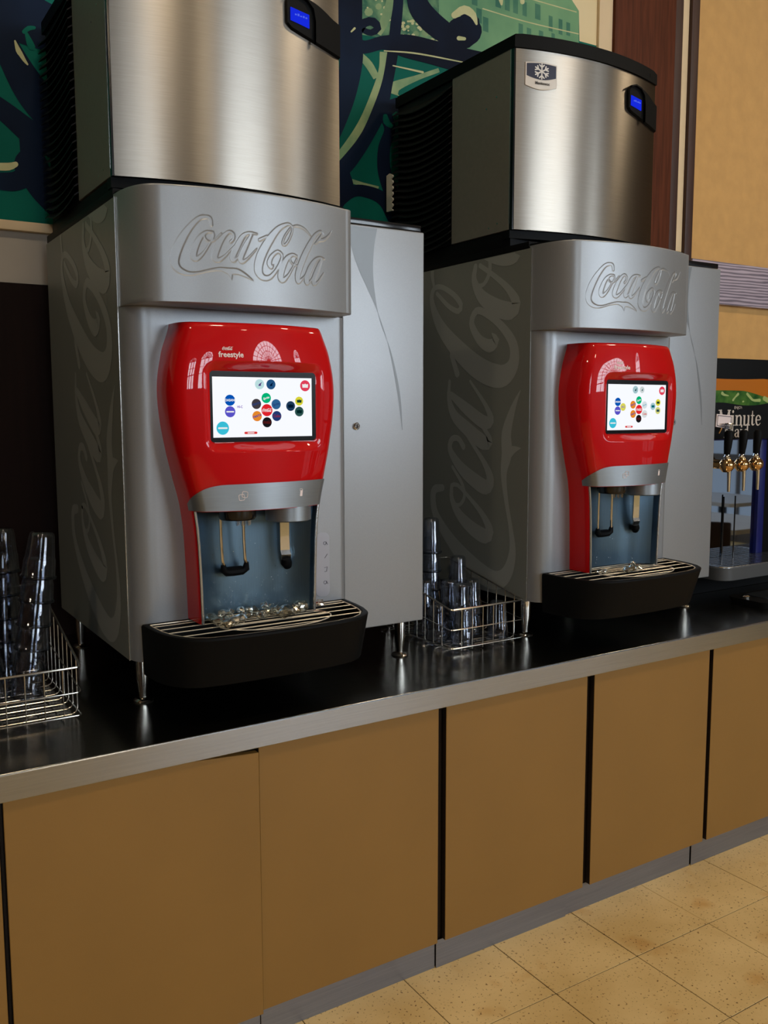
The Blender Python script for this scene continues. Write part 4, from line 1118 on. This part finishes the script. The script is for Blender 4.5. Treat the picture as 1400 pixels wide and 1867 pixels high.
ice_pieces([(.44, .07, 0, .012), (.462, .078, 0, .014), (.485, .085, 0, .015), (.505, .095, 0, .013), (.45, .09, 0, .011), (.475, .10, 0, .013), (.495, .075, 0, .01), (.36, .10, 0, .009), (.345, .12, 0, .008), (.482, .09, .018, .011)],
           (DX, DY), 'melting ice piece on the drip tray of the dispenser next to the juice dispenser', 'few ice pieces on the drip tray next to the juice dispenser')

# ================================================================== WIRE BASKETS AND TUMBLERS
def basket(x0, x1, y0, y1, lab, slope, h=.137):
    zb = ZC+.0035; r = .0017
    t = empty('wire_basket', ((x0+x1)/2, (y0+y1)/2, ZC), lab, 'basket', 'wire cup baskets on the worktop'); og = Vector(((x0+x1)/2, (y0+y1)/2, ZC))
    ztop = lambda y: ZC+h+slope*(y-y0)
    def W_(name, pts, rad=r, closed=False):
        bm = bmesh.new(); tube(bm, [Vector(p)-og for p in pts], rad, 8, closed); from_bm(name, bm, WIRE, t)
    c = .012
    def loop(zf, rr):
        P_ = []
        for cx, cy, a in ((x1-c, y0+c, -PI/2), (x1-c, y1-c, 0), (x0+c, y1-c, PI/2), (x0+c, y0+c, PI)):
            for k in range(5):
                q = a+k*PI/8; X_, Y_ = cx+c*math.cos(q), cy+c*math.sin(q); P_.append((X_, Y_, zf(Y_)))
        return P_
    W_('rim', loop(ztop, 0), .0032, True)
    W_('hoop', loop(lambda y: zb+.005+(ztop(y)-zb)*.48, 0), .0019, True)
    W_('hoop', loop(lambda y: zb+.010, 0), .0019, True)
    n = int((y1-y0)/.045); rr = .016
    for k in range(1, n):
        y = y0+(y1-y0)*k/n; zt = ztop(y)
        W_('cross_wire', [(x0, y, zt), (x0, y, zb+rr), (x0+rr*.3, y, zb+rr*.3), (x0+rr, y, zb), (x1-rr, y, zb), (x1-rr*.3, y, zb+rr*.3), (x1, y, zb+rr), (x1, y, zt)])
    n = int((x1-x0)/.0415)
    for k in range(1, n):
        x = x0+(x1-x0)*k/n; z2 = zb+.0005
        W_('long_wire', [(x, y0, ztop(y0)), (x, y0, z2), (x, y0+.004, z2-.001), (x, y1-.004, z2-.001), (x, y1, z2), (x, y1, ztop(y1))])
    return t
basket(-.262, .049, .264, .74, 'wire basket holding tall leaning stacks of tumblers', .28)
basket(1.200, 1.502, .268, .70, 'wire basket of tumblers between the two soda dispensers', .20, .140)
# tumbler, mouth down
def cup_mesh(rr, rb, H):
    bm = bmesh.new(); t = .0017
    out = [(rr, 0), (rr+.0022, .0015), (rr+.0022, .0065), (rr-.0008, .0085), (rr-.003, H*.40), (rr-.0055, H*.46), (rb+.003, H-.012), (rb+.001, H-.004), (rb-.004, H), (0, H)]
    inn = [(0, H-.004), (rb-.005, H-.004), (rb-.001, H-.012), (rr-.0055-t, H*.46), (rr-.003-t, H*.40), (rr-t, .004), (rr-t, 0)]
    lathe(bm, out+inn, 28); f = None
    me = bpy.data.meshes.new('tumbler'); bmesh.ops.remove_doubles(bm, verts=bm.verts, dist=1e-6); bmesh.ops.recalc_face_normals(bm, faces=bm.faces); bm.to_mesh(me); bm.free()
    me.materials.append(CUP); me.materials.append(CUPRIM)
    for p in me.polygons:
        p.use_smooth = True
        if p.center.z < .0088: p.material_index = 1
    return me
CUPM = cup_mesh(.044, .030, .123)
CUPS = cup_mesh(.0365, .0255, .124)
ORD = ['topmost', 'second from the top', 'third from the top', 'fourth from the top', 'fifth from the top', 'lowest']
def stack(me, x, y, z, n, pitch, lean, lab, grp):
    ax = Matrix.Rotation(lean[0], 3, 'Y') @ Matrix.Rotation(lean[1], 3, 'X'); up = ax @ Vector((0, 0, 1))
    for k in range(n):
        o = link('plastic_tumbler', me); p = Vector((x, y, z))+up*(pitch*k)
        o.location = p; o.rotation_euler = (ax @ Matrix.Rotation(k*1.1, 3, 'Z')).to_euler(); tag(o, lab+(', '+(ORD[n-1-k] if k else 'lowest') if n > 1 else ''), 'cup', grp)
zc = ZC+.0056
stack(CUPM, -.036, .505, zc+.005, 6, .0645, (.125, .01), 'clear grey tumbler in the stack leaning towards the dispenser', 'tumblers in the stack leaning towards the dispenser')
stack(CUPM, -.122, .53, zc+.006, 6, .0645, (-.10, -.03), 'clear grey tumbler in the stack leaning away from the dispenser', 'tumblers in the stack leaning away from the dispenser')
stack(CUPM, -.066, .632, zc+.002, 6, .0645, (.02, -.04), 'clear grey tumbler in the upright stack behind the leaning stacks', 'tumblers in the upright stack at the basket rear')
gp = 'tumblers in the basket between the dispensers'
LBL = {1: 'single clear tumbler mouth down in the basket between the dispensers', 2: 'clear tumbler of a two-high stack between the dispensers',
       3: 'clear tumbler of the three-high stack between the dispensers', 5: 'clear tumbler of the tallest stack between the dispensers'}
for x, y, n in ((1.325, .385, 2), (1.408, .43, 2), (1.455, .345, 1), (1.337, .468, 2), (1.262, .51, 2), (1.418, .525, 3), (1.345, .585, 5), (1.255, .42, 1), (1.29, .325, 1)):
    stack(CUPS, x, y, zc, n, .0665, (0, 0), LBL[n], gp)

# ================================================================== JUICE DISPENSER
JO = Vector((2.85, .60, ZC))
jd = empty('juice_dispenser', JO, 'black juice dispenser with three taps, orange and green header reading Minute Maid', 'juice dispenser')
def J(name, bm, m, parent=None, smooth=True, lab=None):
    o = from_bm(name, bm, m, parent or jd, smooth=smooth, org=JO)
    if lab: o['label'] = lab
    return o
bm = bmesh.new(); box(bm, 2.50, 3.26, .47, 1.12, ZC+.09, 1.80, .006); J('body', bm, BLACK)
for x in (2.56, 3.2):
    for y in (.55, 1.05):
        bm = bmesh.new(); lathe(bm, [(0, 0), (.022, 0), (.02, .09), (0, .09)], 16, (x, y, ZC)); J('leg', bm, BLACK)
MIRROR = mat('polished_splash', rgb(168, 182, 200), .025, 1.)
BLUE = mat('blue_trim', rgb(10, 22, 92), .3)
bm = bmesh.new(); box(bm, 2.535, 2.985, .462, .4695, .985, 1.512); J('splash_panel', bm, MIRROR, smooth=False, lab='polished splash panel mirroring the room')
bm = bmesh.new(); box(bm, 2.51, 3.03, .445, .468, 1.505, 1.535, .003); J('blue_rail', bm, BLUE)
bm = bmesh.new(); box(bm, 2.986, 3.03, .445, .468, .985, 1.504, .003); J('blue_post', bm, BLUE)
bm = bmesh.new(); box(bm, 2.512, 2.534, .445, .468, .985, 1.504, .003); J('blue_post', bm, BLUE)
# bowed header
def hy(x): return .420+.05*max(0, (3.0-x)/.5)**2
def header(z0, z1, d, m, name, top=None, bot=None, x0=2.505, x1=3.25):
    bm = bmesh.new(); n = 24; V = []
    for k in range(n+1):
        x = x0+(x1-x0)*k/n; a = bot(x) if bot else z0; b = top(x) if top else z1
        V.append([bm.verts.new((x, hy(x)-d, a)), bm.verts.new((x, hy(x)-d, b)), bm.verts.new((x, .47+.06, b)), bm.verts.new((x, .47+.06, a))])
    for a, c in zip(V, V[1:]):
        for i in range(4): bm.faces.new((a[i], a[(i+1) % 4], c[(i+1) % 4], c[i]))
    bm.faces.new(V[0]); bm.faces.new(V[-1][::-1]); return J(name, bm, m)
hd = header(1.51, 1.842, 0, BLACK, 'header')
hd['label'] = 'black bowed header panel'
def sheet_on(name, m, pts_top, pts_bot, d, x0=2.51, x1=3.245, lab=None):
    bm = bmesh.new(); n = 30; V = []
    for k in range(n+1):
        x = x0+(x1-x0)*k/n; V.append([bm.verts.new((x, hy(x)-d, pts_bot(x))), bm.verts.new((x, hy(x)-d, pts_top(x)))])
    grid_faces(bm, V); return J(name, bm, m, hd, smooth=False, lab=lab)
ORANGE = mat('header_orange', rgb(172, 98, 6), .6, spec=.2)
otop = lambda x: 1.762-.004*math.sin((x-2.6)*9)-.10*max(0, x-2.95)**1.0
gtop = lambda x: 1.706+.006*math.cos((x-2.72)*7)-.22*max(0, x-2.83)**1.2
gbot = lambda x: 1.662-.012*math.sin(max(0, (x-2.72))*11)
sheet_on('orange_band', ORANGE, otop, lambda x: gtop(x)-.004, .0008, lab='orange curved band')
LEAF = _two('leaf_print', rgb(22, 70, 26), rgb(70, 110, 44), 22)
sheet_on('leaf_band', LEAF, gtop, gbot, .0013, lab='green leaf print band')
bm = bmesh.new()
for st in ([(2.705, 1.700, .014), (2.715, 1.694, .010), (2.74, 1.690, .004)], [(2.795, 1.697, .012), (2.78, 1.685, .007), (2.767, 1.672, .010)], [(2.85, 1.698, .012), (2.87, 1.683, .012), (2.89, 1.672, .010), (2.93, 1.672, .014)], [(2.96, 1.68, .02), (2.99, 1.67, .02)], [(2.825, 1.666, .007), (2.83, 1.667, .006)]):
    ribbon(bm, st, .006, lambda x, z: (x, hy(x)-.0018, z))
J('leaf_glint', bm, mat('leaf_pale', rgb(150, 168, 96), .5), hd, smooth=False)
# serif lettering from strokes: stems, bowls and slab serifs
def serif_text(bm, s, x, z, h, d, ital=0.):
    fn = lambda a, b: (a, hy(a)-d, b); T_ = h*.15; t_ = h*.06
    def stem(x_, z0, z1, w=T_): ribbon(bm, [(x_, z0, w), (x_, (z0+z1)/2, w), (x_, z1, w)], h*.1, fn, False)
    def bar(x0, x1, z_, w=t_): ribbon(bm, [(x0, z_, w), ((x0+x1)/2, z_, w), (x1, z_, w)], h*.1, fn, False)
    def ser(x_, z_, w=.30): bar(x_-w*h/2, x_+w*h/2, z_)
    xh = h*.66
    for ch in s:
        if ch == 'M':
            stem(x+.12*h, z, z+h, t_*1.2); stem(x+.88*h, z, z+h); ribbon(bm, [(x+.14*h, z+h, T_), (x+.5*h, z, T_*.9)], h*.1, fn, False); ribbon(bm, [(x+.5*h, z, t_), (x+.86*h, z+h, t_)], h*.1, fn, False)
            for q in (.12, .88): ser(x+q*h, z+t_/2, .32); ser(x+q*h, z+h-t_/2, .28)
            x += 1.08*h
        elif ch == 'i':
            stem(x+.14*h, z, z+xh); ser(x+.14*h, z+t_/2, .34); bar(x-.02*h, x+.14*h, z+xh-t_/2); ribbon(bm, [(x+.14*h, z+h*.87, T_*1.05), (x+.141*h, z+h*.9, T_*1.05)], h*.05, fn); x += .34*h
        elif ch in 'nu':
            stem(x+.14*h, z, z+xh); stem(x+.52*h, z, z+xh*(.8 if ch == 'n' else 1))
            if ch == 'n':
                ribbon(bm, [(x+.16*h, z+xh*.72, t_), (x+.3*h, z+xh*.95, t_*1.3), (x+.44*h, z+xh*.95, T_*.7), (x+.52*h, z+xh*.76, T_)], h*.05, fn); ser(x+.14*h, z+t_/2); ser(x+.52*h, z+t_/2); bar(x, x+.14*h, z+xh-t_/2)
            else:
                ribbon(bm, [(x+.14*h, z+xh*.25, T_), (x+.2*h, z+xh*.06, T_*.7), (x+.34*h, z+xh*.04, t_*1.3), (x+.5*h, z+xh*.26, t_)], h*.05, fn); bar(x, x+.14*h, z+xh-t_/2); bar(x+.4*h, x+.52*h, z+xh-t_/2); bar(x+.52*h, x+.66*h, z+t_/2)
            x += .7*h
        elif ch == 't':
            ribbon(bm, [(x+.18*h, z+h*.9, T_*.5), (x+.18*h, z+xh*.5, T_), (x+.2*h, z+xh*.12, T_), (x+.32*h, z+xh*.05, t_), (x+.4*h, z+xh*.16, t_*.6)], h*.05, fn); bar(x+.02*h, x+.38*h, z+xh-t_/2); x += .44*h
        elif ch == 'e':
            ribbon(bm, [(x+.1*h, z+xh*.52, t_), (x+.5*h, z+xh*.55, t_), (x+.5*h, z+xh*.78, T_*.8), (x+.32*h, z+xh*.97, t_), (x+.14*h, z+xh*.78, T_*.8), (x+.12*h, z+xh*.4, T_), (x+.22*h, z+xh*.08, T_*.7), (x+.38*h, z+xh*.04, t_), (x+.54*h, z+xh*.22, t_*.6)], h*.05, fn); x += .62*h
        elif ch in 'ad':
            if ch == 'd': stem(x+.5*h, z, z+h); bar(x+.36*h, x+.5*h, z+h-t_/2); bar(x+.5*h, x+.64*h, z+t_/2)
            else: ribbon(bm, [(x+.12*h, z+xh*.78, T_*.7), (x+.22*h, z+xh*.95, t_), (x+.4*h, z+xh*.95, t_*1.4), (x+.46*h, z+xh*.7, T_), (x+.46*h, z+xh*.15, T_), (x+.6*h, z+xh*.06, t_)], h*.05, fn)
            top = 1. if ch == 'd' else .58
            ribbon(bm, [(x+.46*h, z+xh*(.9 if ch == 'd' else .55)*1., t_), (x+.28*h, z+xh*top*.97, t_), (x+.13*h, z+xh*top*.65, T_), (x+.13*h, z+xh*.25, T_), (x+.24*h, z+xh*.05, t_*1.2), (x+.46*h, z+xh*.2, t_)], h*.05, fn); x += .68*h
        elif ch == ' ': x += .35*h
    return x
LET = mat('letter_cream', rgb(196, 184, 172), .5)
bm = bmesh.new(); serif_text(bm, 'Minute', 2.690, 1.566, .066, .0016); J('lettering', bm, LET, hd, smooth=False, lab='cream serif lettering')
bm = bmesh.new(); serif_text(bm, 'Maid', 2.725, 1.517, .052, .0016); J('lettering', bm, LET, hd, smooth=False)
me = text_mesh('ENJOY', .016); to_wall(me, lambda a, b: (2.800+a*1.15-JO.x, hy(2.80)-.0017-JO.y, 1.6405+b-JO.z)); link('enjoy_lettering', me, LET, hd)
# taps
BRASS = mat('tap_metal', rgb(212, 170, 116), .14, 1.)
for x in (2.632, 2.726, 2.818):
    z = 1.408; y = .345
    bm = bmesh.new(); tube(bm, [(x-.05, .468, z), (x-.03, .43, z), (x-.012, .385, z), (x, y, z)], [.013, .013, .014, .016], 14); tp = J('tap', bm, BRASS)
    bm = bmesh.new(); lathe(bm, [(0, -.028), (.016, -.026), (.0285, -.010), (.0305, .002), (.0285, .012), (.018, .026), (0, .030)], 24, (x, y, z)); J('tap_ball', bm, BRASS, tp)
    bm = bmesh.new(); lathe(bm, [(0, .028), (.013, .028), (.014, .034), (.010, .040), (.010, .048), (0, .048)], 16, (x, y, z)); J('tap_collar', bm, CHROME, tp)
    bm = bmesh.new(); tube(bm, [(x-.0, y-.012, z-.02), (x+.004, y-.010, z-.06), (x+.007, y-.008, z-.105)], [.008, .007, .006], 12); J('spout', bm, CHROME, tp)
    bm = bmesh.new(); tube(bm, [(x-.002, y, z+.046), (x-.004, y-.004, z+.075), (x-.004, y-.008, z+.130), (x-.004, y-.009, z+.142)], [.012, .015, .0185, .012], 14); J('tap_handle', bm, BLACK, tp)
for x in (2.628, 2.735, 2.810):  # thin black rods put in for the tubes' dark reflections in the splash panel
    bm = bmesh.new(); tube(bm, [(x, .43, .995), (x, .43, 1.27)], .003, 8); J('guard_rod', bm, BLACKG)
# small backboard-and-hoop figure clipped to the header
bh = empty('backboard_figure', (2.668, .395, 1.56), 'small white backboard figure with a dark outline and ring on the juice dispenser', 'ornament')
hb = Vector((2.668, .395, 1.56)); HB = lambda n, bm, m: from_bm(n, bm, m, bh, org=hb, smooth=False)
bm = bmesh.new(); plate_xz(bm, [(2.6205, 1.6155), (2.7175, 1.6085), (2.7105, 1.5535), (2.6165, 1.5640)], .392, .3965); HB('board', bm, mat('board_white', rgb(232, 216, 214), .5))
bm = bmesh.new(); tube(bm, [(a, .3915, b) for a, b in ((2.6255, 1.6095), (2.7115, 1.6032), (2.7050, 1.5600), (2.6225, 1.5690))], .0016, 4, True); HB('outline', bm, BLACKG)
bm = bmesh.new(); tube(bm, [(2.668+.021*math.cos(k*PI/8), .372+.02*math.sin(k*PI/8), 1.576) for k in range(16)], .0022, 6, True); HB('ring', bm, CHROME)
bm = bmesh.new(); lathe(bm, [(.019, .0), (.015, -.022), (.014, -.022), (.018, .0)], 16, (2.668, .372, 1.5755)); HB('net', bm, CLEARP)
bm = bmesh.new(); tube(bm, [(2.664, .3985, 1.575), (2.664, .403, 1.556), (2.662, .412, 1.537)], .004, 8); HB('clip', bm, BRASS)
# drip tray of the juice dispenser
bm = bmesh.new()
P_ = rrect(2.545, 3.12, .272, .461, .06, 8)
lo, hi = prism(bm, P_, .952, 1.002)
J('drip_tray', bm, mat('grey_plastic', rgb(70, 72, 74), .45), lab='grey drip tray under the taps')
bm = bmesh.new(); prism(bm, rrect(2.553, 3.11, .280, .458, .053, 8), 1.0022, 1.0065)
tg = J('tray_plate', bm, mat('tray_steel', rgb(225, 228, 232), .22, 1., bump=.6, bscale=60))
for k in range(7):
    y = .293+k*.025; bm = bmesh.new(); box(bm, 2.59, 3.08, y-.003, y+.003, 1.0066, 1.0074); J('slot', bm, BLACKG, tg, smooth=False)
bm = bmesh.new(); box(bm, 2.55, 3.2, .47, .60, ZC+.001, ZC+.0895); J('plinth', bm, BLACK, smooth=False)

# low black scale-like tray on the worktop in front of it
tb = empty('black_tray', (2.82, .22, ZC), 'low black plastic tray with shiny insert in front of the juice dispenser', 'tray'); tbo = (2.82, .22, ZC)
bm = bmesh.new(); lo, hi = prism(bm, rrect(2.60, 3.05, .12, .30, .03, 5), ZC, ZC+.026, lambda p: (2.825+(p[0]-2.825)*.96, .21+(p[1]-.21)*.9)); from_bm('tray_body', bm, BLACK, tb, org=tbo)
bm = bmesh.new(); prism(bm, rrect(2.68, 3.0, .17, .275, .02, 5), ZC+.0262, ZC+.029); from_bm('tray_insert', bm, mat('tray_shine', rgb(60, 66, 72), .12, .6), tb, org=tbo)
bm = bmesh.new(); lathe(bm, [(0, 0), (.018, 0), (.018, .006), (.012, .010), (0, .011)], 18, (2.635, .235, ZC+.0262)); from_bm('knob', bm, CHROME, tb, org=tbo)
